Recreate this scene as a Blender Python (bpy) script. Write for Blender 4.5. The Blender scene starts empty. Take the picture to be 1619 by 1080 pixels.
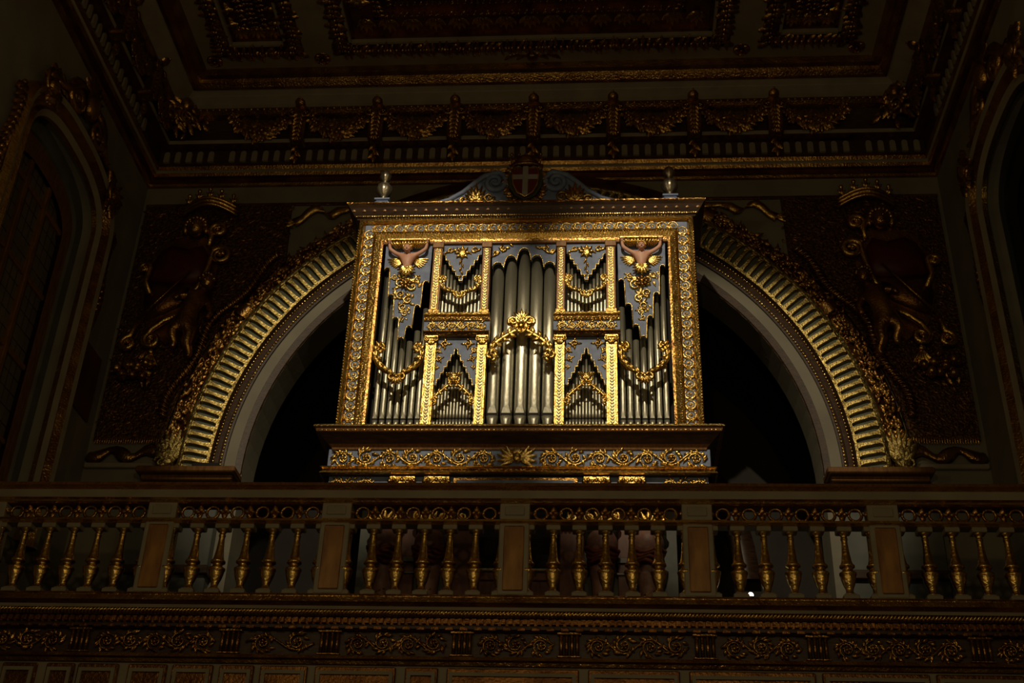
import bpy, math, random
from mathutils import Vector, Matrix
random.seed(7)
sc = bpy.context.scene
COL = sc.collection
PI = math.pi
sin, cos = math.sin, math.cos

# ---------------------------------------------------------------- camera
PITCH, YAW, ROLL, FPX = math.radians(30.916), math.radians(4.803), math.radians(2.152), 1951.6
CAM = Vector((0.83, 0.0, 1.6))
fwd = Vector((-sin(YAW) * cos(PITCH), cos(YAW) * cos(PITCH), sin(PITCH)))
r0 = Vector((cos(YAW), sin(YAW), 0)); u0 = r0.cross(fwd)
right = cos(ROLL) * r0 + sin(ROLL) * u0
up = -sin(ROLL) * r0 + cos(ROLL) * u0
cd = bpy.data.cameras.new('camera'); cam = bpy.data.objects.new('camera', cd); COL.objects.link(cam)
cd.sensor_width = 36; cd.lens = FPX / 1619 * 36; cd.clip_end = 200
cam.matrix_world = Matrix(((right.x, up.x, -fwd.x, CAM.x), (right.y, up.y, -fwd.y, CAM.y), (right.z, up.z, -fwd.z, CAM.z), (0, 0, 0, 1)))
sc.camera = cam

# ---------------------------------------------------------------- light
sc.view_settings.view_transform = 'Standard'; sc.view_settings.look = 'None'
sc.view_settings.exposure = 0; sc.view_settings.gamma = 1; sc.view_settings.use_curve_mapping = False
w = bpy.data.worlds.new('world'); sc.world = w; w.use_nodes = True
w.node_tree.nodes['Background'].inputs[0].default_value = (1.0, 0.80, 0.48, 1)
w.node_tree.nodes['Background'].inputs[1].default_value = 0.065
def spot(name, loc, target, energy, size, blend, col, rad=.05):
    l = bpy.data.lights.new(name, 'SPOT'); l.energy = energy; l.spot_size = math.radians(size); l.spot_blend = blend
    l.color = col; l.shadow_soft_size = rad
    o = bpy.data.objects.new(name, l); COL.objects.link(o); o.location = loc
    o.rotation_euler = (Vector(target) - Vector(loc)).to_track_quat('-Z', 'Y').to_euler()
def lamp(name, loc, energy, col, rad):
    l = bpy.data.lights.new(name, 'POINT'); l.energy = energy; l.color = col; l.shadow_soft_size = rad
    o = bpy.data.objects.new(name, l); COL.objects.link(o); o.location = loc
WARM = (1.0, 0.83, 0.57)
spot('spot_light', (-0.8, 4.5, 11.8), (-1.6, 11.3, 8.38), 1000, 31, .45, WARM)
spot('spot_light', (0.8, 4.5, 11.8), (1.7, 11.3, 8.12), 1000, 31, .45, WARM)
lamp('fill_light', (0.6, 1.0, 5.2), 95, (1, .72, .36), .10)  # unseen lamps added as warm fill and for glints on the gold
lamp('fill_light', (-2.6, 3.5, 6.2), 35, (1, .72, .36), .08)
lamp('fill_light', (2.6, 3.0, 6.0), 28, (1, .72, .36), .08)
lamp('gallery_light', (0.9, 10.45, 6.0), .3, (1, .75, .45), .05)

# ---------------------------------------------------------------- materials
MATS = {}
def mat(name, c1, c2=None, rough=.5, metal=0, nscale=6, bump=0, bscale=60, spec=.5, emit=None, detail=4, stretch=None, lo=.35, hi=.65):
    m = bpy.data.materials.new(name); m.use_nodes = True; nt = m.node_tree; b = nt.nodes['Principled BSDF']
    b.inputs['Roughness'].default_value = rough; b.inputs['Metallic'].default_value = metal
    b.inputs['Specular IOR Level'].default_value = spec
    b.inputs['Base Color'].default_value = (*c1, 1)
    tc = nt.nodes.new('ShaderNodeTexCoord'); co = tc.outputs['Object']
    if stretch:
        mp = nt.nodes.new('ShaderNodeMapping'); mp.inputs['Scale'].default_value = stretch
        nt.links.new(co, mp.inputs['Vector']); co = mp.outputs['Vector']
    if c2:
        n = nt.nodes.new('ShaderNodeTexNoise'); n.inputs['Scale'].default_value = nscale; n.inputs['Detail'].default_value = detail
        nt.links.new(co, n.inputs['Vector'])
        r = nt.nodes.new('ShaderNodeValToRGB'); r.color_ramp.elements[0].position = lo; r.color_ramp.elements[1].position = hi
        r.color_ramp.elements[0].color = (*c1, 1); r.color_ramp.elements[1].color = (*c2, 1)
        nt.links.new(n.outputs['Fac'], r.inputs['Fac']); nt.links.new(r.outputs['Color'], b.inputs['Base Color'])
    if bump:
        n2 = nt.nodes.new('ShaderNodeTexNoise'); n2.inputs['Scale'].default_value = bscale; n2.inputs['Detail'].default_value = 3
        nt.links.new(co, n2.inputs['Vector'])
        bp = nt.nodes.new('ShaderNodeBump'); bp.inputs['Strength'].default_value = bump; bp.inputs['Distance'].default_value = .02
        nt.links.new(n2.outputs['Fac'], bp.inputs['Height']); nt.links.new(bp.outputs['Normal'], b.inputs['Normal'])
    if emit:
        b.inputs['Emission Color'].default_value = (*emit[0], 1); b.inputs['Emission Strength'].default_value = emit[1]
    MATS[name] = m
    return m
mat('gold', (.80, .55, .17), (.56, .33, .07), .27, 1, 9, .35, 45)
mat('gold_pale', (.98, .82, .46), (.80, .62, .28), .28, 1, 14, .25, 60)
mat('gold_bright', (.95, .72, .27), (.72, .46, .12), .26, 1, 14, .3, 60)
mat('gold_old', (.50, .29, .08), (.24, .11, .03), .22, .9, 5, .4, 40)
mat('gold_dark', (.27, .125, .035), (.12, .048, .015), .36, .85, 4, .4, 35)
mat('gold_leaf_worn', (.62, .47, .16), (.20, .14, .04), .36, .9, 13, .9, 30)
mat('blue_paint', (.15, .20, .34), (.23, .29, .45), .55, 0, 12, .1, 60)
mat('tin', (.58, .56, .44), (.40, .39, .31), .40, .78, 5, .25, 22, stretch=(1, 1, .25))
mat('tin_dark', (.24, .23, .19), (.16, .15, .13), .5, .8, 8)
mat('cream', (.30, .26, .17), (.24, .205, .135), .6, 0, 3, .05, 20)
mat('cream_trim', (.33, .29, .20), (.26, .225, .155), .5, 0, 4)
mat('wall_plaster', (.24, .22, .16), (.19, .175, .13), .75, 0, 2, .05, 15)
mat('slate_paint', (.13, .14, .12), (.10, .105, .09), .7, 0, 3)
mat('slot_green', (.10, .115, .07), (.065, .075, .045), .65, 0, 10)
mat('wood_dark', (.07, .035, .016), (.035, .017, .009), .45, 0, 8, .1, 30, stretch=(1, 1, 6))
mat('wood_brown', (.26, .125, .035), (.16, .07, .018), .38, .25, 7, .1, 30, stretch=(6, 6, 1))
mat('wood_red', (.17, .06, .028), (.10, .033, .016), .45, 0, 6, stretch=(4, 4, 1))
mat('amber_marble', (.46, .23, .055), (.22, .095, .02), .4, .1, 4, 0, 30, stretch=(2.5, 1, .8))
mat('flesh', (.78, .45, .33), (.64, .32, .22), .5, 0, 10)
mat('flesh_dull', (.30, .16, .12), (.20, .10, .075), .5, 0, 9, .2, 30)
mat('red_field', (.10, .008, .007), (.06, .005, .005), .5)
mat('red_bole', (.20, .05, .025), (.12, .03, .015), .6, .2)
mat('crest_red', (.13, .016, .013), None, .5)
mat('white_paint', (.36, .34, .29), (.28, .26, .22), .5)
mat('green_paint', (.07, .075, .045), (.05, .05, .03), .5)
mat('black', (.008, .007, .006), None, .8)
mat('ivory', (.7, .63, .48), None, .4)
mat('damask', (.20, .10, .035), (.07, .035, .015), .42, .75, 26, 1.0, 34, lo=.4, hi=.6)
mat('silver_gilt', (.80, .74, .58), (.55, .48, .33), .3, .9, 12, .2, 40)
mat('glass_pane', (.15, .13, .09), (.11, .095, .065), .35, 0, 2, .1, 8)
mat('dark_opening', (.012, .013, .013), None, .3)  # dark of the right window's opening, put into the colour of frame and panes
mat('red_panel', (.11, .028, .015), (.075, .02, .012), .6, 0, 3)
mat('lamp_metal', (.14, .13, .12), None, .3, .9)
mat('lamp_glow', (1, .95, .85), None, .4, emit=((1, .93, .8), 6))
mat('niche_shade', (.035, .03, .022), (.02, .017, .012), .8, 0, 1.2)  # void behind the arch, its shade put into the colour

# ---------------------------------------------------------------- mesh helpers
class MB:
    def __init__(s): s.v = []; s.f = []; s.m = []; s.s = []; s.mi = 0
    def add(s, vs, fs, smooth=True):
        o = len(s.v); s.v.extend(vs)
        for f in fs: s.f.append([i + o for i in f]); s.m.append(s.mi); s.s.append(smooth)
        return s
    def box(s, x0, x1, y0, y1, z0, z1, c=0.0):
        if c <= 0:
            vs = [(x, y, z) for x in (x0, x1) for y in (y0, y1) for z in (z0, z1)]
            return s.add(vs, [(0, 1, 3, 2), (4, 6, 7, 5), (0, 4, 5, 1), (2, 3, 7, 6), (0, 2, 6, 4), (1, 5, 7, 3)], False)
        rings = []
        for (z, i) in ((z0, c), (z0 + c, 0), (z1 - c, 0), (z1, c)):
            a0, a1, b0, b1 = x0 + i, x1 - i, y0 + i, y1 - i
            rings.append([(a0 + c, b0, z), (a1 - c, b0, z), (a1, b0 + c, z), (a1, b1 - c, z), (a1 - c, b1, z), (a0 + c, b1, z), (a0, b1 - c, z), (a0, b0 + c, z)])
        vs = [p for r in rings for p in r]; fs = []
        for k in range(3):
            for j in range(8): fs.append((k * 8 + j, k * 8 + (j + 1) % 8, k * 8 + 8 + (j + 1) % 8, k * 8 + 8 + j))
        fs.append(tuple(range(7, -1, -1))); fs.append(tuple(range(24, 32)))
        return s.add(vs, fs, False)
    def tube(s, pts, rad, n=6, flat=1.0, cap=True):
        pts = [Vector(p) for p in pts]; N = len(pts)
        if not hasattr(rad, '__len__'): rad = [rad] * N
        vs = []; ref = Vector((0, 1, 0))
        for i, p in enumerate(pts):
            t = (pts[min(i + 1, N - 1)] - pts[max(i - 1, 0)])
            if t.length < 1e-9: t = Vector((0, 0, 1))
            t.normalize()
            rf = ref if abs(t.dot(ref)) < .95 else Vector((1, 0, 0))
            a = t.cross(rf).normalized(); b = t.cross(a)
            for k in range(n):
                q = 2 * PI * k / n
                vs.append(tuple(p + a * cos(q) * rad[i] + b * sin(q) * rad[i] * flat))
        fs = [(i * n + k, i * n + (k + 1) % n, (i + 1) * n + (k + 1) % n, (i + 1) * n + k) for i in range(N - 1) for k in range(n)]
        if cap: fs += [tuple(range(n - 1, -1, -1)), tuple(range((N - 1) * n, N * n))]
        return s.add(vs, fs)
    def lathe(s, prof, n=16, c=(0, 0, 0), flutes=0, fd=0.0, smooth=True):
        vs = []
        for (r, z) in prof:
            for k in range(n):
                q = 2 * PI * k / n; rr = r * (1 + fd * cos(flutes * q)) if flutes else r
                vs.append((c[0] + rr * cos(q), c[1] + rr * sin(q), c[2] + z))
        N = len(prof)
        fs = [(i * n + k, i * n + (k + 1) % n, (i + 1) * n + (k + 1) % n, (i + 1) * n + k) for i in range(N - 1) for k in range(n)]
        fs += [tuple(range(n - 1, -1, -1)), tuple(range((N - 1) * n, N * n))]
        return s.add(vs, fs, smooth)
    def ell(s, c, rx, ry, rz, n=8, m=5, rot=0):
        vs = [(0, 0, rz)]; 
        for i in range(1, m):
            a = PI * i / m
            for k in range(n):
                q = 2 * PI * k / n; vs.append((rx * sin(a) * cos(q), ry * sin(a) * sin(q), rz * cos(a)))
        vs.append((0, 0, -rz))
        if rot: vs = [(x * cos(rot) - z * sin(rot), y, x * sin(rot) + z * cos(rot)) for x, y, z in vs]
        vs = [(x + c[0], y + c[1], z + c[2]) for x, y, z in vs]
        fs = [(0, 1 + k, 1 + (k + 1) % n) for k in range(n)]
        for i in range(m - 2):
            for k in range(n): fs.append((1 + i * n + k, 1 + (i + 1) * n + k, 1 + (i + 1) * n + (k + 1) % n, 1 + i * n + (k + 1) % n))
        L = len(vs) - 1; o = 1 + (m - 2) * n
        fs += [(L, o + (k + 1) % n, o + k) for k in range(n)]
        return s.add(vs, fs)
    def poly(s, out, y0, y1, bev=0.0):
        """outline in x,z (counter-clockwise seen from the front) extruded from y0 (front) to y1 (back)"""
        n = len(out)
        vs = [(x, y0, z) for x, z in out] + [(x, y1, z) for x, z in out]
        fs = [tuple(range(n)), tuple(range(2 * n - 1, n - 1, -1))]
        fs += [(i, n + i, n + (i + 1) % n, (i + 1) % n) for i in range(n)]
        return s.add(vs, fs, False)
    def mould(s, prof, x0, x1, mi=None, ends=None):
        """open profile [(y,z)..] swept along x; ends: function y -> inset at each end (mitre)"""
        n = len(prof); vs = []
        for y, z in prof:
            e = ends(y) if ends else 0
            vs += [(x0 + e, y, z), (x1 - e, y, z)]
        for i in range(n - 1):
            if mi: s.mi = mi[i]
            o = len(s.v); a, b = 2 * i, 2 * i + 2
            s.v += [vs[a], vs[a + 1], vs[b + 1], vs[b]]; s.f.append([o, o + 1, o + 2, o + 3]); s.m.append(s.mi); s.s.append(False)
        if not ends:
            s.add([(x0, y, z) for y, z in prof], [tuple(range(n))], False); s.add([(x1, y, z) for y, z in prof], [tuple(range(n - 1, -1, -1))], False)
        return s
    def leaf(s, x, z, ang, L, W, y=0.0, h=None, curl=.0):
        """raised leaf on an x,z plane, bulging to -y"""
        h = h or W * .55; vs = []; T = (0, .3, .62, 1)
        ca, sa = cos(ang), sin(ang)
        for t, wd in zip(T, (.35, 1, .8, .12)):
            off = curl * t * t * L
            for k, hh in ((-1, 0), (0, 1), (1, 0)):
                u = t * L; q = k * wd * W / 2 + off
                vs.append((x + u * ca - q * sa, y - (h * (.45 + .55 * sin(PI * (t * .8 + .1)))) * hh, z + u * sa + q * ca))
        fs = []
        for i in range(3):
            for k in range(2): a = i * 3 + k; fs.append((a, a + 1, a + 4, a + 3))
        return s.add(vs, fs)
    def spiral(s, cx, cz, R0, R1, a0, turns, y, r0, r1, n=14, tn=5, ball=0):
        pts = []; rr = []
        for i in range(n + 1):
            t = i / n; R = R0 + (R1 - R0) * t; a = a0 + turns * 2 * PI * t
            pts.append((cx + R * cos(a), y, cz + R * sin(a))); rr.append(r0 + (r1 - r0) * t)
        s.tube(pts, rr, tn)
        if ball: s.ell((cx, y, cz), ball, ball, ball, 6, 4)
        return s
    def mesh(s, name, mats):
        me = bpy.data.meshes.new(name); me.from_pydata(s.v, [], s.f)
        for m in mats: me.materials.append(MATS[m])
        me.polygons.foreach_set('material_index', s.m); me.polygons.foreach_set('use_smooth', s.s)
        me.update(); return me
def tag(o, label=None, cat=None, group=None, kind=None):
    if label: o['label'] = label
    if cat: o['category'] = cat
    if group: o['group'] = group
    if kind: o['kind'] = kind
    return o
def empty(name, loc, label=None, cat=None, group=None, kind=None):
    o = bpy.data.objects.new(name, None); COL.objects.link(o); o.location = loc; o.empty_display_size = .1
    return tag(o, label, cat, group, kind)
def root_of(p):
    v = Vector((0, 0, 0))
    while p: v += p.location; p = p.parent
    return v
def put(name, me, parent=None, loc=(0, 0, 0), rot=(0, 0, 0), scale=(1, 1, 1)):
    """mesh placed with world coordinates loc under an unrotated parent"""
    o = bpy.data.objects.new(name, me); COL.objects.link(o); o.parent = parent
    o.location = Vector(loc) - root_of(parent); o.rotation_euler = rot; o.scale = scale
    return o
def part(name, mb, mats, parent=None, label=None, kind=None, loc=(0, 0, 0), rot=(0, 0, 0)):
    if isinstance(mats, str): mats = [mats]
    o = put(name, mb.mesh(name, mats), parent, loc, rot)
    return tag(o, label, None, None, kind)
def child(name, me, parent, loc=(0, 0, 0), rot=(0, 0, 0), scale=(1, 1, 1)):
    """mesh placed in the parent's own coordinates"""
    o = bpy.data.objects.new(name, me); COL.objects.link(o); o.parent = parent
    o.location = loc; o.rotation_euler = rot; o.scale = scale
    return o
def ray(px, py):
    return right * ((px - 809.5) / FPX) + up * (-(py - 540) / FPX) + fwd
def at(px, py, Y):
    d = ray(px, py); return CAM + d * (Y / d.y)
def atx(px, py, X):
    d = ray(px, py); return CAM + d * ((X - CAM.x) / d.x)
def skin(name, joints, edges, m, parent, sub=2, loc=(0, 0, 0)):
    """joints: list of (x,y,z,radius); the first is the root"""
    me = bpy.data.meshes.new(name); me.from_pydata([j[:3] for j in joints], edges, []); me.materials.append(MATS[m])
    o = put(name, me, parent, loc)
    k = o.modifiers.new('skin', 'SKIN'); k.use_smooth_shade = True
    for i, j in enumerate(joints):
        sv = me.skin_vertices[0].data[i]; sv.radius = (j[3], j[3]); sv.use_root = (i == 0)
    o.modifiers.new('sub', 'SUBSURF').levels = sub; o.modifiers['sub'].render_levels = sub
    return o
def rinceau(mb, x0, x1, zc, h, y, n, leafs=6, rt=.012):
    """scrolling acanthus between x0 and x1, n lobes"""
    P = (x1 - x0) / n
    pts = [(x0 + (x1 - x0) * i / (n * 8), y, zc + h * .36 * sin(PI * i / 8)) for i in range(n * 8 + 1)]
    mb.tube(pts, rt, 5)
    for i in range(n):
        sg = 1 if i % 2 == 0 else -1
        cx = x0 + P * (i + .5); cz = zc - sg * h * .04
        R = min(P * .42, h * .40)
        mb.spiral(cx, cz, R, R * .28, PI / 2 * sg + PI, -1.35 * sg, y - .006, rt, rt * .6, 14, 5, R * .30)
        for k in range(5):
            a = 2 * PI * k / 5 + .3; mb.leaf(cx + R * .2 * cos(a), cz + R * .2 * sin(a), a, R * .42, R * .3, y - .008)
        for k in range(leafs + 4):
            a = 2 * PI * k / (leafs + 4) + random.uniform(-.25, .25)
            mb.leaf(cx + R * .95 * cos(a), cz + R * .85 * sin(a), a + sg * .7 + random.uniform(-.2, .2), h * random.uniform(.26, .42), h * random.uniform(.15, .22), y - .003, curl=.25 * sg)
    return mb

# ================================================================ THE SETTING
HW = 4.94           # half width of the room
YW = 12.2           # front face of the end wall
ZS, AX = 7.24, 0.03 # spring of the great arch
# ---- end wall with the arch cut out
mb = MB(); RA = 3.16
arc = [(AX + RA * cos(PI * i / 48), ZS + RA * sin(PI * i / 48)) for i in range(49)]
o_ = [(-HW, 5.0), (AX - RA, 5.0)] + arc[::-1] + [(AX + RA, 5.0), (HW, 5.0), (HW, 12.8), (-HW, 12.8)]
mb.poly(o_, YW, YW + .45)
wall_back = tag(part('wall_back', mb, 'wall_plaster'), kind='structure')
# soffit and vaulted niche behind the arch
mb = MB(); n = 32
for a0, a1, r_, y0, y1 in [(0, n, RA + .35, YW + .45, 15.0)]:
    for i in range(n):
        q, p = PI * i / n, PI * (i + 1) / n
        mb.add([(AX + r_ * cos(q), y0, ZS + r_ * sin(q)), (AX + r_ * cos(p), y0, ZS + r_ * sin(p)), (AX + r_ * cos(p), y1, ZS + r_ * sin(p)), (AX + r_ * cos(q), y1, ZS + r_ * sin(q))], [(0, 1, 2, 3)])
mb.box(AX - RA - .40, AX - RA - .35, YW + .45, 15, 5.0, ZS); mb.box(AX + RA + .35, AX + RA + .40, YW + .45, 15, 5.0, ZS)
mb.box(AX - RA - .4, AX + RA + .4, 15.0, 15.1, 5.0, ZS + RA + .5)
niche = tag(part('wall_niche', mb, 'niche_shade'), kind='structure')
mb = MB(); n = 40  # plain arch rib at the back of the niche
for i in range(n):
    q, p = PI * i / n, PI * (i + 1) / n; vs = []
    for a in (q, p):
        for r_, yy in ((2.45, 15.0), (2.45, 14.8), (2.75, 14.8), (2.75, 15.0)): vs.append((AX + r_ * cos(a), yy, ZS - .2 + r_ * sin(a)))
    mb.add(vs, [(0, 1, 5, 4), (1, 2, 6, 5), (2, 3, 7, 6)])
part('blind_arch', mb, 'wood_dark', niche)

# ---- side walls with a window opening each
WC, WH, WZ0, WZS, WZT = 10.13, 1.02, 6.0, 9.65, 10.25
def win_outline(cy, hw, z0, zs, zt, n=24, e=2.5):
    pts = [(cy - hw, z0)]
    for i in range(n + 1):
        a = PI - PI * i / n; c, s_ = cos(a), sin(a)
        pts.append((cy + hw * math.copysign(abs(c) ** (2 / e), c), zs + (zt - zs) * abs(s_) ** (2 / e)))
    pts.append((cy + hw, z0)); return pts
def side_wall(sgn, cy):
    mb = MB(); X = sgn * HW
    hole = win_outline(cy, WH, WZ0, WZS, WZT)
    out = [(-6, 0), (cy - WH, 0)] + hole + [(cy + WH, 0), (YW + .45, 0), (YW + .45, 12.8), (-6, 12.8)]
    n = len(out); x1 = X + sgn * .4
    vs = [(X, y, z) for y, z in out] + [(x1, y, z) for y, z in out]
    fs = [tuple(range(n)), tuple(range(2 * n - 1, n - 1, -1))] + [(i, n + i, n + (i + 1) % n, (i + 1) % n) for i in range(n)]
    mb.add(vs, fs, False)
    mb.box(min(X, x1), max(X, x1), cy - WH, cy + WH, 0, WZ0)
    return mb
wall_left = tag(part('wall_left', side_wall(-1, WC), 'wall_plaster'), kind='structure')
wall_right = tag(part('wall_right', side_wall(1, WC - .22), 'wall_plaster'), kind='structure')
mb = MB(); mb.box(-HW - .4, HW + .4, -6, 15, -.3, 0)
tag(part('floor', mb, 'wood_dark'), kind='structure')

# ---- windows: gilt and cream frame, mullions, panes
def make_window(name, sgn, cy, lattice):
    """built facing -y with local x running along the wall, then turned onto the side wall"""
    w_ = empty(name, (sgn * HW, cy, WZ0)); w_['kind'] = 'structure'
    w_.rotation_euler = (0, 0, PI / 2 if sgn < 0 else -PI / 2)   # local -y faces the room
    H = WZT - WZ0; S = WZS - WZ0
    # moulded architrave in three bands
    prof = [(-.10, .0), (-.10, -.05), (-.04, -.09), (.0, -.05), (.05, -.05), (.10, -.12), (.16, -.14), (.21, -.08), (.22, 0)]
    mi = [1, 0, 1, 1, 2, 0, 1, 1]
    base = win_outline(0, WH, 0, S, H, 28)
    mb = MB()
    rows = []
    for off, yy in prof:
        k = win_outline(0, WH + off, 0, S + off * .3, H + off, 28); rows.append([(x, yy, z) for x, z in k])
    for i in range(len(rows) - 1):
        mb.mi = mi[i]
        for j in range(len(rows[0]) - 1):
            mb.add([rows[i][j], rows[i][j + 1], rows[i + 1][j + 1], rows[i + 1][j]], [(0, 1, 2, 3)])
    child('architrave', mb.mesh('architrave', ['cream_trim', 'gold', 'gold_old']), w_)
    # reveal
    # inner timber frame
    mb = MB()
    inn = win_outline(0, WH - .14, .1, S - .1, H - .2, 28); ou = win_outline(0, WH + .02, -.02, S, H, 28)
    for j in range(len(inn) - 1):
        for ya, yb, A, B in ((.16, .16, inn, ou), (.16, .26, inn, inn)):
            mb.add([(A[j][0], yb, A[j][1]), (A[j + 1][0], yb, A[j + 1][1]), (B[j + 1][0], ya, B[j + 1][1]), (B[j][0], ya, B[j][1])], [(0, 1, 2, 3)])
    child('window_frame', mb.mesh('window_frame', ['slate_paint' if lattice else 'dark_opening']), w_)
    mb = MB(); k = win_outline(0, WH - .30, .1, S - .25, H - .42, 28)
    k2 = win_outline(0, WH - .14, .1, S - .1, H - .2, 28)
    for j in range(len(k) - 1):
        mb.add([(k[j][0], .22, k[j][1]), (k[j + 1][0], .22, k[j + 1][1]), (k2[j + 1][0], .2, k2[j + 1][1]), (k2[j][0], .2, k2[j][1])], [(0, 1, 2, 3)])
    child('casement', mb.mesh('casement', ['wood_brown' if lattice else 'black']), w_)  # right casement coloured black, standing in for the dark of the opening
    mb = MB(); mb.poly(win_outline(0, WH + .06, -.05, S, H + .06, 28)[::-1], .30, .34); child('light_stop_board', mb.mesh('light_stop_board', ['wood_dark' if lattice else 'black']), w_)  # added dark board behind the window, stops world light at the pane gaps
    # panes in a grid, clipped to the arch
    cols, rws = 3, 5; xw = (WH - .30) * 2 / cols
    def top(x): 
        u = min(1, abs(x) / (WH - .30)); return (S - .25) + ((H - .42) - (S - .25)) * (1 - u ** 2.5) ** (1 / 2.5)
    for c in range(cols):
        for r in range(rws):
            x0 = -(WH - .30) + c * xw; z0 = .1 + r * (S - .2) / (rws - 1); z1 = .1 + (r + 1) * (S - .2) / (rws - 1)
            xs = [x0 + xw * i / 6 for i in range(7)]
            tp = [min(z1, top(x)) for x in xs]
            if max(tp) - z0 < .05: continue
            mb = MB(); pl = [(x0, z0), (x0 + xw, z0)] + [(x, max(z0 + .002, t)) for x, t in zip(xs[::-1], tp[::-1])]
            mb.poly(pl, .27, .28)
            child('pane', mb.mesh('pane', ['glass_pane' if lattice else 'dark_opening']), w_)
            if lattice:   # lead lines
                mb = MB()
                for i in range(1, 4):
                    xx = x0 + xw * i / 4
                    if top(xx) > z0 + .05: mb.tube([(xx, .268, z0), (xx, .268, min(z1, top(xx)))], .005, 4)
                for i in range(1, 5):
                    zz = z0 + (z1 - z0) * i / 5
                    lo = [x for x in xs if top(x) > zz]
                    if len(lo) > 1: mb.tube([(lo[0], .268, zz), (lo[-1], .268, zz)], .005, 4)
                child('lead_came', mb.mesh('lead_came', ['wood_dark']), w_)
    if lattice:
        for i in range(1, cols):
            mb = MB(); x = -(WH - .3) + i * xw; mb.box(x - .035, x + .035, .22, .29, .1, top(x), .01)
            child('mullion', mb.mesh('mullion', ['wood_brown']), w_)
        for r in range(1, rws):
            z = .1 + r * (S - .2) / (rws - 1); mb = MB(); mb.box(-(WH - .3), WH - .3, .23, .29, z - .03, z + .03, .01)
            child('transom', mb.mesh('transom', ['wood_brown']), w_)
    # carved leaf clusters on the architrave and a crest over the top
    def cluster(cx, cz, R, seed, nm):
        random.seed(seed); mb = MB()
        for k in range(16):
            a = random.uniform(0, 2 * PI); q = random.uniform(0, .4) * R
            mb.leaf(cx + q * cos(a), cz + q * sin(a), a, R * random.uniform(.5, .9), R * .35, -.13, R * .3, random.uniform(-.3, .3))
        mb.ell((cx, -.16, cz), R * .42, R * .3, R * .42)
        mb.spiral(cx, cz, R * .75, R * .2, random.uniform(0, 6), 1.2, -.17, R * .12, R * .07, 12, 5)
        child(nm, mb.mesh(nm, ['gold_old']), w_)
    for i, s_ in enumerate((-1, 1)):
        cluster(s_ * (WH - .10), H - .02, .24, 5 + i, 'corner_carving')
        mb = MB()   # hanging drop of leaves beside the arch
        for k in range(14):
            z = H - .3 - k * .085; x = s_ * (WH + .27 - .05 * sin(k * .5)); wv = .16 - .006 * k
            for q in (-.6, 0, .6): mb.leaf(x, z, -PI / 2 + q, .15, wv * .5, -.05, wv * .45)
            mb.ell((x, -.08, z), .035, .035, .035, 6, 4)
        child('leaf_drop', mb.mesh('leaf_drop', ['gold_old']), w_)
    mb = MB()
    for s_ in (-1, 1):
        mb.spiral(s_ * .30, H + .38, .2, .05, PI / 2, -1.5 * s_, -.1, .05, .03, 18, 6, .05)
        mb.tube([(s_ * .75, -.08, H + .22), (s_ * .55, -.1, H + .30), (s_ * .3, -.1, H + .58), (s_ * .12, -.1, H + .62)], [.03, .05, .05, .03], 6)
        for k in range(6): mb.leaf(s_ * (.2 + .1 * k), H + .25, PI / 2 - s_ * (.3 + .2 * k), .22, .1, -.06)
    mb.ell((0, -.12, H + .5), .13, .1, .16, 10, 6)
    for k in range(7): mb.leaf(0, H + .6, PI / 2 + (k - 3) * .35, .28, .1, -.1)
    child('crest_carving', mb.mesh('crest_carving', ['gold_old']), w_)
    return w_
make_window('window_1', -1, WC, True)
make_window('window_2', 1, WC - .22, False)

# ---- dark red painted panel on the left wall beside the window
mb = MB(); c = [atx(*p, -HW) for p in ((100, 622), (136, 662), (155, 572), (120, 516))]
yl, yr = c[0].y - .0, c[1].y + .0
ya, yb = min(c[0].y, c[3].y), max(c[1].y, c[2].y); za, zb = c[1].z - .05, c[3].z
mb.box(-HW, -HW + .03, ya, yb, za, zb, .005); rp = part('wall_panel', mb, 'red_panel')
tag(rp, 'dark red rectangular panel on the left wall below the window corner', 'wall panel')

# ---- ceiling
ZC = 12.55
mb = MB(); mb.box(-HW - .4, HW + .4, -6, YW + .45, ZC + .15, ZC + .3)
# flat cream field with panel openings at z = ZC
YF = 11.45; panels = [(-3.95, -2.85), (-2.45, 2.42), (2.80, 3.92)]; yP0, yP1 = 6.6, 11.24
xs = [-HW + .7] + [v for p in panels for v in p] + [HW - .7]
for i in range(0, len(xs), 2): mb.box(xs[i], xs[i + 1], -6, YF + .12, ZC, ZC + .12)
for a, b in panels: mb.box(a, b, yP1, YF + .12, ZC, ZC + .12); mb.box(a, b, -6, yP0, ZC, ZC + .12)
ceiling = tag(part('ceiling', mb, 'cream'), kind='structure')
def leaf_border(x0, x1, y0, y1, wd, z, m, name, seed):
    """gilt leaf garland running round a ceiling panel; built in x,z facing -y then turned to face down"""
    random.seed(seed); mb = MB()
    L = []
    st = .075
    def run(ax, ay, bx, by):
        d = math.hypot(bx - ax, by - ay); n = int(d / st); an = math.atan2(by - ay, bx - ax)
        for i in range(n + 1):
            t = i / max(n, 1); L.append((ax + (bx - ax) * t, ay + (by - ay) * t, an))
    run(x0, y0, x1, y0); run(x1, y0, x1, y1); run(x0, y1, x1, y1); run(x0, y0, x0, y1)
    for x, y, an in L:
        for k in (-1, 1):
            mb.leaf(x, y, an + k * random.uniform(.4, 1.3), wd * random.uniform(.55, .8), wd * .42, 0, wd * .32, k * .3)
        mb.ell((x, -.02, y), wd * .16, wd * .22, wd * .16, 6, 3)
    o = bpy.data.objects.new(name, mb.mesh(name, [m])); COL.objects.link(o); o.parent = ceiling
    # local (x, y, z)->(x, z?, ...): rotate so that -y faces down and local z runs along world y
    o.matrix_local = Matrix(((1, 0, 0, 0), (0, 0, 1, 0), (0, 1, 0, z), (0, 0, 0, 1)))
    o['kind'] = 'stuff'
    return o
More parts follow.
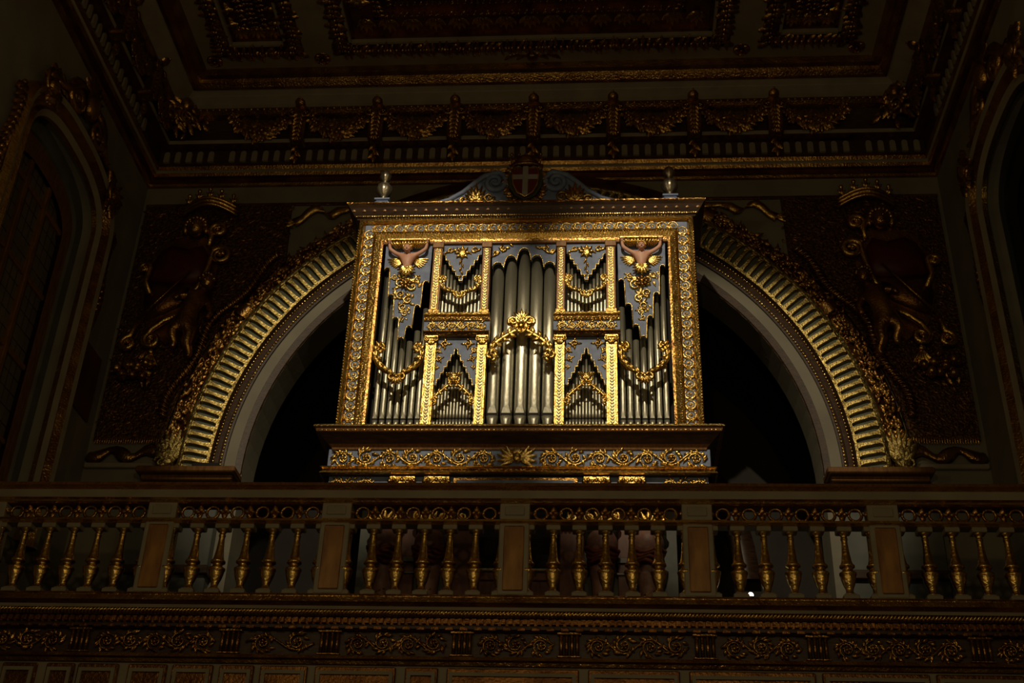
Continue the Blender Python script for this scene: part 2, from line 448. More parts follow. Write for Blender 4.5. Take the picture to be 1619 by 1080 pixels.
for i, (a, b) in enumerate(panels):
    big = i == 1
    leaf_border(a + .09, b - .09, yP0 + .09, yP1 - .09, .19, ZC + .0, 'gold_old', 'leaf_border', 20 + i)
    mb = MB()
    def ring(ins, wd, z0, z1, m):
        mb.mi = m; x0, x1, y0, y1 = a + ins, b - ins, yP0 + ins, yP1 - ins
        for bx in ((x0, x1, y0, y0 + wd), (x0, x1, y1 - wd, y1), (x0, x0 + wd, y0, y1), (x1 - wd, x1, y0, y1)): mb.box(*bx, z0, z1)
    ring(.0, .19, ZC + .01, ZC + .14, 1); ring(.19, .035, ZC - .01, ZC + .14, 0); ring(.225, .035, ZC + .05, ZC + .14, 1)
    if big: ring(.56, .05, ZC + .03, ZC + .14, 1); ring(.61, .02, ZC + .0, ZC + .14, 1)
    part('coffer_moulding', mb, ['cream_trim', 'gold_dark'], ceiling)
    mb = MB(); mb.box(a + .2, b - .2, yP0 + .2, yP1 - .2, ZC + .10, ZC + .15)
    part('coffer_field', mb, 'gold_dark', ceiling)
    leaf_border(a + .64 if big else a + .42, b - .64 if big else b - .42, yP0 + .64, yP1 - .64 if big else yP1 - .42, .09, ZC + .02 if big else ZC + .08, 'gold_old', 'bead_border', 30 + i)
    leaf_border(a + .76 if big else a + .52, b - .76 if big else b - .52, yP0 + .76, yP1 - .76 if big else yP1 - .52, .07, ZC + .08, 'gold_old', 'inner_leaf_border', 40 + i)
# acanthus tongues in the border of the large coffer, each its own piece
mb = MB()
for k in range(5): mb.leaf(0, .0, PI / 2 + (k - 2) * .42, .22 - .025 * abs(k - 2), .085, 0, .05)
mb.ell((0, -.03, .02), .05, .04, .05); mb.leaf(0, -.06, PI / 2, .2, .09, -.03, .05)
acan = mb.mesh('acanthus_leaf', ['gold'])
def ceil_put(name, me, x, y, rz=0, z=ZC + .1):
    o = bpy.data.objects.new(name, me); COL.objects.link(o); o.parent = ceiling
    R = Matrix.Rotation(rz, 4, 'Z')
    o.matrix_local = Matrix.Translation((x, y, z)) @ R @ Matrix(((1, 0, 0, 0), (0, 0, 1, 0), (0, 1, 0, 0), (0, 0, 0, 1)))
    return o
a, b = panels[1]
nx = 15
for i in range(nx): ceil_put('acanthus_leaf', acan, a + .42 + (b - a - .84) * i / (nx - 1), yP1 - .50)
for s_, xx in ((1, a + .34), (-1, b - .34)):
    for j in range(4): ceil_put('acanthus_leaf', acan, xx + s_ * .14, yP1 - .8 - j * .3, s_ * PI / 2)
for a, b in (panels[0], panels[2]):
    for i in range(3): ceil_put('acanthus_leaf', acan, (a + b) / 2 + (i - 1) * .22, yP1 - .42)
    for s_ in (1, -1):
        for j in range(3): ceil_put('acanthus_leaf', acan, (a if s_ > 0 else b) + s_ * .30, yP1 - .5 - j * .24, s_ * PI / 2)
# rosettes
mb = MB()
for k in range(8):
    a = 2 * PI * k / 8; mb.leaf(.02 * cos(a), .02 * sin(a), a, .075, .055, 0, .03)
mb.ell((0, -.03, 0), .03, .03, .03); mb.tube([(.095 * cos(2 * PI * k / 20), 0, .095 * sin(2 * PI * k / 20)) for k in range(21)], .012, 5)
ros = mb.mesh('rosette', ['gold_old'])
for x in (-4.02, -2.64, 2.57, 3.96): ceil_put('rosette', ros, x, 11.29, 0, ZC)
mb = MB()
for s_ in (-1, 1):
    for k in range(6): mb.leaf(s_ * .05 * k, .0, s_ * .3 * (k % 3) + (0 if s_ > 0 else PI), .12, .07, 0, .03)
mb.ell((0, -.03, 0), .07, .05, .06)
ceil_put('spray_carving', mb.mesh('spray_carving', ['gold_old']), 0, 11.30, 0, ZC)

# ---- cornice round the three walls: profile (projection from wall, height)
cprof = [(0, 11.24), (.03, 11.25), (.04, 11.28), (.05, 11.285), (.05, 11.35), (.09, 11.36), (.11, 11.40), (.11, 11.42), (.13, 11.43), (.155, 11.47), (.14, 11.52),
         (.12, 11.53), (.13, 11.735), (.26, 11.75), (.27, 11.80), (.20, 11.82), (.21, 12.0), (.25, 12.14), (.33, 12.17), (.37, 12.20), (.36, 12.25), (.40, 12.27), (.49, 12.33), (.50, 12.34), (.57, 12.39), (.58, 12.365), (.63, 12.36), (.68, 12.40), (.70, 12.44), (.75, 12.46), (.77, 12.55)]
#      0 cream 1 gold_dark 2 gold_old 3 slate(wood dark)
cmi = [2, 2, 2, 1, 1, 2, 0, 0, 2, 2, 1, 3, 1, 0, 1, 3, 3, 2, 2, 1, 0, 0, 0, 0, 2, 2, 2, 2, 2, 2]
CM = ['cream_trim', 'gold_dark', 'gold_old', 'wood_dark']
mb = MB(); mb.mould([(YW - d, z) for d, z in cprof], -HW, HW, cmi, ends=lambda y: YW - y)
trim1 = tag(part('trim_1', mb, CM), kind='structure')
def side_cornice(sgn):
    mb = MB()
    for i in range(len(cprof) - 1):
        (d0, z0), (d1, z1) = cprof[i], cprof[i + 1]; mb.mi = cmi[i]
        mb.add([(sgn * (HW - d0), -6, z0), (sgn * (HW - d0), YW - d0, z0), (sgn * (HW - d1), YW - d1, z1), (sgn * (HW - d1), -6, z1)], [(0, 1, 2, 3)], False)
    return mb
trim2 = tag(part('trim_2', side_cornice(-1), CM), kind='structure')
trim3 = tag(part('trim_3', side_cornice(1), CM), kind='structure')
# dentils: pale round-headed blocks
mb = MB(); pl = [(-.036, 0), (.036, 0)] + [(.036 * cos(PI * i / 6), .13 + .036 * sin(PI * i / 6)) for i in range(7)]
mb.poly(pl, -.012, .06); dent = mb.mesh('dentil', ['cream_trim'])
# garland of leaves and fruit
random.seed(3); mb = MB(); NG = 26
for i in range(NG + 1):
    t = i / NG; x = -.40 + .80 * t; z = .30 * (2 * t - 1) ** 2 - .30; fat = .055 + .040 * sin(PI * t)
    for k in range(5):
        a = random.uniform(0, 2 * PI); mb.leaf(x, z + random.uniform(-.4, .4) * fat, a, fat * 1.7, fat * .9, -.03 - random.uniform(0, .5) * fat, fat * .5, random.uniform(-.3, .3))
    mb.ell((x, -.05 - random.uniform(0, .03), z + random.uniform(-.3, .3) * fat), fat * .5, fat * .5, fat * .5, 6, 4)
garl = mb.mesh('garland', ['gold_old'])
# herm bracket: winged cherub head on a scrolled console with a leaf drop
mb = MB()
mb.box(-.075, .075, -.16, .04, -.34, .16, .02)
mb.ell((0, -.17, .20), .075, .075, .09, 10, 7)
for k in range(9): a = PI * k / 8; mb.ell((.08 * cos(a), -.16, .215 + .075 * sin(a)), .028, .03, .028, 6, 4)
mb.ell((0, -.245, .195), .013, .016, .02, 6, 4)
for s_ in (-1, 1):
    mb.ell((s_ * .027, -.235, .215), .010, .008, .008, 6, 4)
    for k in range(4): mb.leaf(s_ * .07, .13 + .02 * k, (0 if s_ > 0 else PI) + s_ * (.2 + .2 * k - .5), .16, .05, -.12, .03)
    mb.spiral(s_ * .07, .02, .06, .02, PI / 2, -1.2 * s_, -.17, .02, .012, 12, 5, .015)
for k in range(7):
    z = .06 - .06 * k
    for q in (-.5, 0, .5): mb.leaf(0, z, -PI / 2 + q, .11 - .006 * k, .06, -.16, .04)
for k in range(5): mb.leaf(0, -.36 - .04 * k, -PI / 2 + (k % 3 - 1) * .6, .10, .055, -.06, .04)
herm = mb.mesh('herm_bracket', ['gold_old'])
def dress_cornice(par, fn, xs_, dents):
    for x in xs_[0]: p, r = fn(x, .20); child('herm_bracket', herm, par, (p[0], p[1], 12.10), (0, 0, r), (1.2, 1.1, 1.15))
    for x in xs_[1]: p, r = fn(x, .26); child('garland', garl, par, (p[0], p[1], 12.18), (0, 0, r))
    for x in dents: p, r = fn(x, .14); child('dentil', dent, par, (p[0], p[1], 11.55), (0, 0, r))
dx = [k + .5 + (j - 2.5) * .145 for k in range(-5, 5) for j in range(6)]
dress_cornice(trim1, lambda x, d: ((x, YW - d), 0), (range(-3, 4), [k + .5 for k in range(-4, 4)]), [x for x in dx if abs(x) < 4.75])
ys = [11.0 - k for k in range(0, 4)]
sd = [11.4 - j * .145 for j in range(32)]
dress_cornice(trim2, lambda y, d: ((-HW + d, y), PI / 2), (ys, [11.5 - k for k in range(0, 4)]), sd)
dress_cornice(trim3, lambda y, d: ((HW - d, y), -PI / 2), (ys, [11.5 - k for k in range(0, 4)]), sd)
# corner eagles/leaf bundles
random.seed(11)
for s_ in (-1, 1):
    mb = MB()
    for k in range(60):
        a = random.uniform(0, 2 * PI); x, z = random.gauss(0, .10), random.gauss(0, .13)
        mb.leaf(x, z, a, random.uniform(.1, .2), random.uniform(.06, .09), random.uniform(-.10, 0), .05, random.uniform(-.3, .3))
    mb.ell((0, -.1, .1), .09, .09, .11); mb.spiral(.0, -.12, .12, .03, 0, 1.3, -.12, .03, .015, 14, 5, .03)
    c_ = part('corner_carving', mb, 'gold_old', trim1, loc=(s_ * (HW - .42), YW - .42, 12.1), rot=(0, 0, -s_ * PI / 4)); 
# row of small egg ornaments above the garland frieze
mb = MB()
for i in range(108): mb.ell((-4.5 + i * .0833 + .02, YW - .35, 12.225), .030, .03, .022, 6, 4)
part('egg_moulding', mb, 'gold_old', trim1, kind='stuff')

# ---- great arch: gilt archivolt
arch = empty('trim_4', (AX, YW, ZS), kind='structure')
def arc_sweep(mb, prof, n=96, mi=None, a0=0, a1=PI):
    """prof [(radius, y)] in arch-local coordinates"""
    for i in range(n):
        q, p = a0 + (a1 - a0) * i / n, a0 + (a1 - a0) * (i + 1) / n
        for j in range(len(prof) - 1):
            (r_, y_), (R_, Y_) = prof[j], prof[j + 1]
            if mi: mb.mi = mi[j]
            mb.add([(r_ * cos(q), y_, r_ * sin(q)), (r_ * cos(p), y_, r_ * sin(p)), (R_ * cos(p), Y_, R_ * sin(p)), (R_ * cos(q), Y_, R_ * sin(q))], [(0, 1, 2, 3)], True)
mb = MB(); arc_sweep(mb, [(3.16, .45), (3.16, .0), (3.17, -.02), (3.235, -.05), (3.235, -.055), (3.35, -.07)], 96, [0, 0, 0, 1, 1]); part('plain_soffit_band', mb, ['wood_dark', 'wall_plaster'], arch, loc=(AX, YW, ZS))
mb = MB(); arc_sweep(mb, [(3.35, -.05), (3.35, -.10), (3.39, -.12), (3.42, -.09), (3.46, -.12), (3.49, -.10), (3.50, -.16), (3.525, -.17), (3.53, -.10), (3.54, -.08)], 96, [1, 1, 1, 1, 1, 1, 0, 0, 0]); part('bead_moulding', mb, ['gold_leaf_worn', 'wood_dark'], arch, loc=(AX, YW, ZS))
mb = MB(); arc_sweep(mb, [(3.52, -.075), (3.80, -.165)], 96); part('slot_ground', mb, 'slot_green', arch, loc=(AX, YW, ZS))
mb = MB(); arc_sweep(mb, [(3.785, -.12), (3.785, -.215), (3.80, -.23), (3.83, -.22), (3.84, -.15), (3.86, -.12), (4.09, -.06), (4.11, -.03), (4.11, 0)], 96, [0, 0, 0, 0, 1, 1, 1, 1]); part('outer_moulding', mb, ['gold_leaf_worn', 'gold_dark'], arch, loc=(AX, YW, ZS))
NB = 112
rl = [3.515, 3.54, 3.565, 3.60, 3.72, 3.755, 3.78, 3.795]; wl = [.0515, .043, .031, .026, .026, .031, .043, .0515]
vs = []
for r_, h_ in zip(rl, wl):
    sl = -(r_ - 3.515) * .33
    for s_, yy in ((-1, -.07), (-.75, -.115), (.75, -.115), (1, -.07)): vs.append((r_, yy + sl, s_ * h_))
fs = [(i * 4 + k, i * 4 + k + 1, i * 4 + 5 + k, i * 4 + 4 + k) for i in range(7) for k in range(3)]
mb = MB(); mb.add(vs, fs, False); bar = mb.mesh('gilt_bar', ['gold_leaf_worn'])
for i in range(NB + 1):
    a = PI * i / NB
    child('gilt_bar', bar, arch, (0, 0, 0), (0, -a, 0))
mb = MB()
for k, (R_, yy, n_) in enumerate(((3.38, -.12, 260), (3.468, -.12, 260))):
    for i in range(n_):
        a = PI * (i + .5) / n_; mb.ell((R_ * cos(a), yy, R_ * sin(a)), .017, .017, .017, 5, 3)
part('bead_rows', mb, 'gold_bright', arch, kind='stuff', loc=(AX, YW, ZS))
random.seed(5); mb = MB()
for i in range(300):
    a = PI * i / 299
    if 1.05 < a < PI - 1.05: continue
    for k in range(5):
        R_ = random.uniform(3.88, 4.07); q = a + random.uniform(-.006, .006)
        mb.leaf(R_ * cos(q), R_ * sin(q), q + PI / 2 * random.choice((1, -1)) + random.uniform(-.9, .9), random.uniform(.06, .12), random.uniform(.035, .06), -.08 - random.uniform(0, .05), .03, random.uniform(-.3, .3))
    if i % 2 == 0:
        R_ = random.uniform(3.92, 4.02); mb.ell((R_ * cos(a), -.13, R_ * sin(a)), .03, .03, .03, 6, 4)
part('leaf_wreath', mb, 'gold_old', arch, kind='stuff', loc=(AX, YW, ZS))
mb = MB()     # ribbon ties across the wreath
vs = []
for s_ in (-.07, .07):
    for R_, yy in ((3.86, -.1), (3.9, -.17), (4.05, -.17), (4.1, -.05)): vs.append((R_, yy, s_))
mb.add(vs, [(i, i + 1, i + 5, i + 4) for i in range(3)]); tie = mb.mesh('wreath_tie', ['gold_old'])
for dg in (31, 58, 122, 149): child('wreath_tie', tie, arch, (0, 0, 0), (0, -math.radians(dg), 0))
for s_ in (1, -1):   # twisted gilt rope outside the wreath and a gilt leaf boss at each foot
    mb = MB(); n = 46
    pts = []
    for i in range(n + 1):
        a = math.radians(9 + 34 * i / n); R_ = 4.20 + .05 * sin(i * .32); pts.append((s_ * R_ * cos(a), -.09, R_ * sin(a)))
    mb.tube(pts, .035, 8)
    for i in range(n):
        p, q = Vector(pts[i]), Vector(pts[i + 1]); t = (q - p).normalized(); nn = Vector((-t.z, 0, t.x))
        mb.tube([p - nn * .06 + Vector((0, -.0, 0)), p + Vector((0, -.05, 0)) + t * .03, p + nn * .06 + t * .06], [.012, .018, .012], 5)
    part('twisted_rope', mb, 'gold_old', arch, loc=(AX, YW, ZS))
    mb = MB()
    for k in range(7): mb.leaf(s_ * 3.97, .10, PI / 2 + (k - 3) * .22, .42 - .03 * abs(k - 3), .10, -.12, .06)
    for k in range(5): mb.leaf(s_ * 3.97, .06, PI / 2 + (k - 2) * .4, .22, .10, -.17, .06)
    mb.ell((s_ * 3.97, -.15, .06), .09, .08, .07); mb.spiral(s_ * 4.02, .06, .08, .02, PI, 1.3 * s_, -.2, .025, .012, 12, 5)
    part('foot_carving', mb, 'gold_leaf_worn', arch, loc=(AX, YW, ZS))
    mb = MB(); x0, x1 = sorted((s_ * 3.15, s_ * 4.25)); mb.box(x0, x1, -.30, .0, -.10, -.03, .012); mb.box(x0 + .04, x1 - .04, -.22, .0, -.16, -.10, .01)
    part('impost_slab', mb, 'wood_brown', arch, loc=(AX, YW, ZS))

# ---- spandrels: gilt damask ground, plaster margins
span = empty('trim_6', (0, YW, 7.2), kind='structure')
random.seed(9)
for s_ in (-1, 1):
    pts = [(s_ * 4.88, 7.64), (s_ * 4.88, 10.92), (s_ * 3.02, 10.92), (s_ * 3.02, 10.05)]
    a0 = math.acos(3.02 / 4.13)
    pts = [(s_ * 4.88, 7.64), (s_ * 4.88, 10.92), (s_ * 3.02, 10.92)]
    for i in range(13):
        a = a0 + (math.asin(.40 / 4.13) - a0) * i / 12; pts.append((AX + s_ * 4.13 * cos(a), ZS + 4.13 * sin(a)))
    if s_ > 0: pts = pts[::-1]
    mb = MB(); mb.poly(pts[::-1], YW - .05, YW); sp = part('damask_panel', mb, 'damask', span)
    mb = MB()    # raised scroll pattern of the damask, little curls and sprigs
    cnt = 0
    while cnt < 420:
        x = random.uniform(2.95, 4.85); z = random.uniform(7.68, 10.88)
        if math.hypot(x - s_ * AX, z - ZS) < 4.2: continue
        cnt += 1
        mb.leaf(s_ * x, z, random.uniform(0, 6.28), random.uniform(.05, .10), .028, YW - .052, .016, random.uniform(-.5, .5))
        if cnt % 4 == 0: mb.spiral(s_ * x, z, .045, .012, random.uniform(0, 6), random.choice((1, -1)), YW - .056, .008, .005, 7, 4)
    part('damask_relief', mb, 'gold_dark', span, kind='stuff')
    mb = MB()    # fringe under the damask
    for i in range(28):
        x = s_ * (4.12 + i * .027); mb.leaf(x, 7.68, -PI / 2, .09, .024, YW - .05, .02)
    part('fringe', mb, 'gold_old', span, kind='stuff')
    mb = MB()    # wavy scroll below
    prf = [(s_ * (4.1 + .8 * i / 16), 7.47 + .05 * sin(i * .75)) for i in range(17)]
    mb.tube([(x, YW - .05, z) for x, z in prf], [.06 + .02 * sin(i) for i in range(17)], 6, .5)
    part('painted_scroll', mb, 'gold_old', span)
    mb = MB(); x0, x1 = sorted((s_ * 4.05, s_ * 4.92)); mb.box(x0, x1, YW - .06, YW, 7.30, 7.36, .01); part('plaster_ledge', mb, 'cream_trim', span)
# plain fillet on top of the spandrels
mb = MB(); mb.box(-4.9, 4.9, YW - .03, YW, 10.93, 10.97, .006); part('plaster_fillet', mb, 'gold_dark', span)

# gilt ribbons floating beside the organ top
def ribbon(s_, lab):
    o = empty('gilt_ribbon', (s_ * 2.7, YW - .06, 10.7), lab, 'ribbon', 'gilt ribbons above the arch')
    mb = MB(); K = [(2.95, 10.62), (2.86, 10.70), (2.78, 10.78), (2.70, 10.83), (2.61, 10.82), (2.55, 10.74), (2.48, 10.72), (2.40, 10.79), (2.30, 10.84), (2.18, 10.82), (2.05, 10.80)]
    vs = []
    for i, (x, z) in enumerate(K):
        dy = .05 * sin(i * 1.7)
        for k, hh in ((-1, 0), (0, -.02), (1, 0)): vs.append((s_ * (x + .03 * k), YW - .06 + dy * .5 + hh, z + .055 * k * (.6 + .4 * abs(cos(i)))))
    mb.add(vs, [(i * 3 + k, i * 3 + k + 1, i * 3 + 4 + k, i * 3 + 3 + k) for i in range(len(K) - 1) for k in range(2)])
    me = part('band', mb, 'gold', o); m_ = me.modifiers.new('t', 'SOLIDIFY'); m_.thickness = .012
    mb = MB()
    for k in range(3): mb.leaf(s_ * 2.95, 10.62, (PI if s_ < 0 else 0) + (k - 1) * .6, .12, .05, YW - .07)
    part('tail', mb, 'gold', o)
ribbon(-1, 'gilt ribbon curling on the wall left of the organ cornice')
ribbon(1, 'gilt ribbon curling on the wall right of the organ cornice')

# ---- coats of arms in the spandrels
def arms(s_, lab):
    Y = YW - .05
    def L(px, py):
        p = at(px, py, Y - .05); return (-s_ * p.x, p.z) if False else (s_ * abs(p.x), p.z)
    o = empty('coat_of_arms', (s_ * 4.3, Y, 8.3), lab, 'coat of arms', 'gilt coats of arms in the spandrels')
    # backing cartouche
    mb = MB()
    bp = [L(*p) for p in ((232, 520), (222, 470), (236, 420), (262, 385), (300, 372), (335, 380), (345, 420), (335, 470), (300, 520), (262, 545))]
    if s_ < 0: bp = bp[::-1]
    mb.poly(bp if s_ < 0 else bp, Y - .06, Y); part('cartouche_board', mb, 'gold_old', o)
    # shield: red upper field and gold lower field, slightly bulged
    def field(pp, m, nm, lab_):
        q = [L(*p) for p in pp]; cx = sum(p[0] for p in q) / len(q); cz = sum(p[1] for p in q) / len(q)
        vs = [(cx, Y - .15, cz)] + [(x * .55 + cx * .45, Y - .14, z * .55 + cz * .45) for x, z in q] + [(x, Y - .09, z) for x, z in q] + [(x, Y - .05, z) for x, z in q]
        n = len(q); fs = [(0, 1 + i, 1 + (i + 1) % n) for i in range(n)]
        for r in range(2): fs += [(1 + r * n + i, 1 + (r + 1) * n + i, 1 + (r + 1) * n + (i + 1) % n, 1 + r * n + (i + 1) % n) for i in range(n)]
        mb = MB(); mb.add(vs, fs); return part(nm, mb, m, o, lab_)
    field(((236, 447), (243, 420), (258, 400), (275, 391), (300, 397), (322, 391), (330, 405), (328, 430), (322, 448), (280, 450)), 'red_field', 'upper_field', 'dark red upper half of the shield')
    field(((236, 449), (280, 452), (322, 450), (310, 470), (285, 487), (255, 500), (231, 508), (228, 480)), 'gold_dark', 'lower_field', 'dull gold lower half of the shield')
    # crown
    cr = [L(293, 345), L(315, 334), L(345, 334), L(377, 346)]
    cx, cz = L(335, 338)
    mb = MB()
    for k, (dz, r_) in enumerate(((0, .022), (.05, .03), (.10, .022))):
        mb.tube([(cx + s_ * (-.34 + .68 * i / 14), Y - .10 - .14 * sin(PI * i / 14), cz - .06 + dz + .07 * sin(PI * i / 14)) for i in range(15)], r_, 6)
    for i in range(11): mb.ell((cx - .3 + .06 * i, Y - .12 - .13 * sin(PI * (i + .5) / 11), cz + .0 + .07 * sin(PI * (i + .5) / 11)), .018, .018, .018, 6, 4)
    cb = part('crown', mb, 'gold', o)
    for i in range(5):
        mb = MB(); x = cx + (-.28 + .14 * i); yy = Y - .12 - .12 * sin(PI * (i + .5) / 5); z0 = cz + .06 + .06 * sin(PI * (i + .5) / 5)
        mb.tube([(x, yy, z0), (x, yy, z0 + .09)], [.03, .014], 6); mb.ell((x, yy, z0 + .115), .028, .028, .028, 7, 5)
        for q in (-1, 1): mb.leaf(x, z0 + .02, PI / 2 + q * .8, .07, .035, yy)
        part('crown_point', mb, 'gold', cb)
    # mask above the shield
    mx, mz = L(312, 365); mb = MB(); mb.ell((mx, Y - .12, mz), .12, .1, .13, 12, 8); mb.ell((mx, Y - .225, mz - .01), .018, .03, .03)
    for q in (-1, 1): mb.ell((mx + q * .045, Y - .205, mz + .03), .017, .014, .012); mb.ell((mx + q * .13, Y - .09, mz), .045, .05, .09, 8, 5)
    mb.ell((mx, Y - .205, mz - .06), .035, .015, .012)
    for k in range(9): a = PI * k / 8; mb.ell((mx + .12 * cos(a), Y - .12, mz + .03 + .11 * sin(a)), .04, .05, .04, 7, 5)
    part('mask', mb, 'gold_old', o)
    # volutes
    def vol(px, py, R_, a0, tr, tail, nm='scroll'):
        x, z = L(px, py); mb = MB(); n = 18; pts = []; rr = []
        for (tx, tz) in tail: q = L(tx, tz); pts.append((q[0], Y - .12, q[1])); rr.append(.035)
        sx = 1 if s_ < 0 else -1
        for i in range(n + 1):
            t = i / n; a = a0 + tr * 2 * PI * t; rad = R_ * (1 - .75 * t); pts.append((x + sx * rad * cos(a), Y - .12 - .03 * t, z + rad * sin(a))); rr.append(.042 - .018 * t)
        mb.tube(pts, rr, 8); mb.ell((x, Y - .15, z), R_ * .25, .05, R_ * .25)
        part(nm, mb, 'gold', o)
    vol(348, 370, .10, PI, -1.4, [(332, 395), (337, 380)])
    vol(351, 410, .13, PI * .8, -1.4, [(300, 480), (318, 455), (330, 430), (338, 408)])
    vol(206, 548, .10, PI * .5, 1.3, [(222, 512), (212, 530)])
    vol(243, 543, .10, PI * .9, 1.3, [(290, 500), (262, 512), (243, 525)])
    vol(232, 430, .07, 0, 1.2, [(240, 470), (233, 450)])
    # staff / sword held across
    p, q = L(308, 438), L(226, 510); mb = MB(); mb.tube([(p[0], Y - .2, p[1]), (q[0], Y - .17, q[1])], [.012, .02], 6); part('staff', mb, 'gold_old', o)
    # cherub supporting the shield
    J = {}
    def P_(px, py, dy, r): x, z = L(px, py); return (x, Y - dy, z, r)
    js = [P_(300, 517, .15, .105), P_(306, 500, .19, .115), P_(316, 482, .19, .10), P_(325, 472, .18, .055), P_(331, 463, .19, .055),
          P_(306, 477, .23, .055), P_(293, 480, .25, .048), P_(281, 487, .24, .036),
          P_(331, 487, .15, .055), P_(337, 501, .15, .046), P_(330, 513, .17, .034),
          P_(286, 527, .21, .09), P_(277, 536, .23, .075), P_(281, 552, .17, .05), P_(276, 560, .19, .036),
          P_(306, 536, .17, .09), P_(299, 549, .19, .072), P_(303, 566, .13, .048), P_(297, 573, .15, .034)]
    ed = [(0, 1), (1, 2), (2, 3), (3, 4), (2, 5), (5, 6), (6, 7), (2, 8), (8, 9), (9, 10), (0, 11), (11, 12), (12, 13), (13, 14), (0, 15), (15, 16), (16, 17), (17, 18)]
    ch = skin('cherub', js, ed, 'gold_old', o)
    hx, hz = L(333, 458); mb = MB(); mb.ell((hx, Y - .2, hz), .085, .085, .095, 12, 8); mb.ell((hx, Y - .285, hz - .01), .014, .018, .018)
    for q in (-1, 1): mb.ell((hx + q * .032, Y - .275, hz + .015), .011, .009, .008)
    mb.ell((hx, Y - .275, hz - .04), .022, .01, .008)
    part('head', mb, 'gold_old', ch)
    mb = MB(); random.seed(2)
    for k in range(26): a, b_ = random.uniform(0, PI), random.uniform(.2, 1.0); mb.ell((hx + .085 * cos(a), Y - .2 + .05 * random.uniform(-1, .6), hz + .03 + .075 * sin(a)), .027, .027, .024, 6, 4)
    part('hair', mb, 'gold_old', ch)
    # fruit bunch below
    random.seed(4); fx, fz = L(214, 590); mb = MB()
    for k in range(30): mb.leaf(fx + random.gauss(0, .1), fz + random.gauss(0, .05), random.uniform(0, 6.28), .13, .07, Y - .05 - random.uniform(0, .05), .04)
    fb = part('leaf_bunch', mb, 'gold_old', o)
    for k in range(12):
        mb = MB(); mb.ell((fx + random.uniform(-.2, .2), Y - .12 - random.uniform(0, .06), fz + random.uniform(-.1, .08)), .055, .055, .055, 9, 6); part('fruit', mb, 'gold_old', fb)
    tx, tz = L(240, 570); mb = MB()
    for k in range(5): mb.leaf(tx, tz + .05, -PI / 2 + (k - 2) * .3, .2, .05, Y - .12, .04)
    mb.ell((tx, Y - .13, tz + .06), .05, .05, .04); part('tassel', mb, 'gold', o)
arms(-1, 'gilt coat of arms with crown and red shield left of the arch')
arms(1, 'gilt coat of arms with crown and red shield right of the arch')

# ================================================================ GALLERY
YB = 10.0; BX = 0.075; PITCHB = 1.572
mb = MB(); mb.box(-HW, HW, 9.95, 15.0, 4.80, 4.98)
tag(part('floor_gallery', mb, 'wood_dark'), kind='structure')
# entablature under the balustrade
eprof = [(9.86, 5.03), (9.80, 5.02), (9.79, 4.975), (9.85, 4.955), (9.86, 4.93), (9.90, 4.925), (9.91, 4.885), (9.94, 4.88), (9.945, 4.83), (9.97, 4.82), (9.99, 4.795), (10.0, 4.79),
         (10.02, 4.785), (10.02, 4.585), (9.97, 4.575), (9.96, 4.545), (9.99, 4.535), (10.0, 4.51), (10.03, 4.505), (10.03, 3.6), (10.2, 3.6)]
emi = [1, 2, 1, 0, 2, 2, 1, 1, 1, 1, 1, 1, 3, 1, 2, 1, 2, 1, 0, 0]
mb = MB(); mb.mould(eprof, -HW, HW, emi, ends=lambda y: 0)
gal = tag(part('trim_5', mb, ['cream', 'gold_dark', 'gold_old', 'wood_dark']), kind='structure')
mb = MB(); N_ = 330     # rope moulding
vs = []
for i in range(N_):
    x = -HW + 2 * HW * i / N_; mb.tube([(x, 9.885, 4.888), (x + .012, 9.855, 4.905), (x + .03, 9.872, 4.926)], [.009, .012, .008], 5, 1, False)
mb.tube([(-HW, 9.885, 4.905), (HW, 9.885, 4.905)], .022, 6)
part('rope_moulding', mb, 'gold', gal, kind='stuff')
mb = MB()
for i in range(164): x = -HW + .03 + i * .06; mb.box(x - .018, x + .018, 9.905, 9.95, 4.832, 4.874)
part('small_dentils', mb, 'gold_dark', gal, kind='stuff')
mb = MB()
for i in range(82): x = -HW + .06 + i * .12; mb.box(x - .035, x + .035, 9.945, 10.0, 4.788, 4.818, .004)
part('small_brackets', mb, 'gold_dark', gal, kind='stuff')
trx = [at(px, 1026, 10.0).x for px in (123, 362, 520, 730, 900, 1115, 1293, 1551)]
mb = MB()
for k in range(4): mb.tube([(-.066 + .044 * k, -.01, -.09), (-.066 + .044 * k, -.01, .085)], .017, 6)
mb.box(-.10, .10, -.03, .02, .085, .105, .004); mb.box(-.10, .10, -.03, .02, -.105, -.09, .004)
tri = mb.mesh('triglyph', ['gold_old'])
for x in trx: child('triglyph', tri, gal, (x, 10.0, 4.685))
ed_ = [-HW] + trx + [HW]
random.seed(21)
for i in range(len(ed_) - 1):
    a, b = ed_[i] + .13, ed_[i + 1] - .13
    if b - a < .2: continue
    mb = MB(); n = max(2, int((b - a) / .2)); rinceau(mb, a, b, 4.685, .17, 10.0, n, 7, .010); part('frieze_relief', mb, 'gold_old', gal)
# row of panels along the bottom of the photograph
px_ = [(0, 55), (70, 115), (120, 185), (200, 262), (270, 335), (345, 400), (410, 485), (497, 625), (640, 692), (706, 915), (930, 1075), (1090, 1290), (1300, 1470), (1480, 1619)]
for i, (p, q) in enumerate(px_):
    a, b = at(p, 1066, 10.0).x, at(q, 1066, 10.0).x
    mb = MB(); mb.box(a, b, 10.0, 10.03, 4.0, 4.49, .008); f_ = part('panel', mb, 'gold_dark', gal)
    mb = MB()
    for u in ((a + .02, b - .02, 4.42, 4.45), (a + .02, b - .02, 4.04, 4.07), (a + .02, a + .05, 4.07, 4.42), (b - .05, b - .02, 4.07, 4.42)): mb.box(u[0], u[1], 9.98, 10.0, u[2], u[3])
    part('panel_border', mb, 'cream', f_)

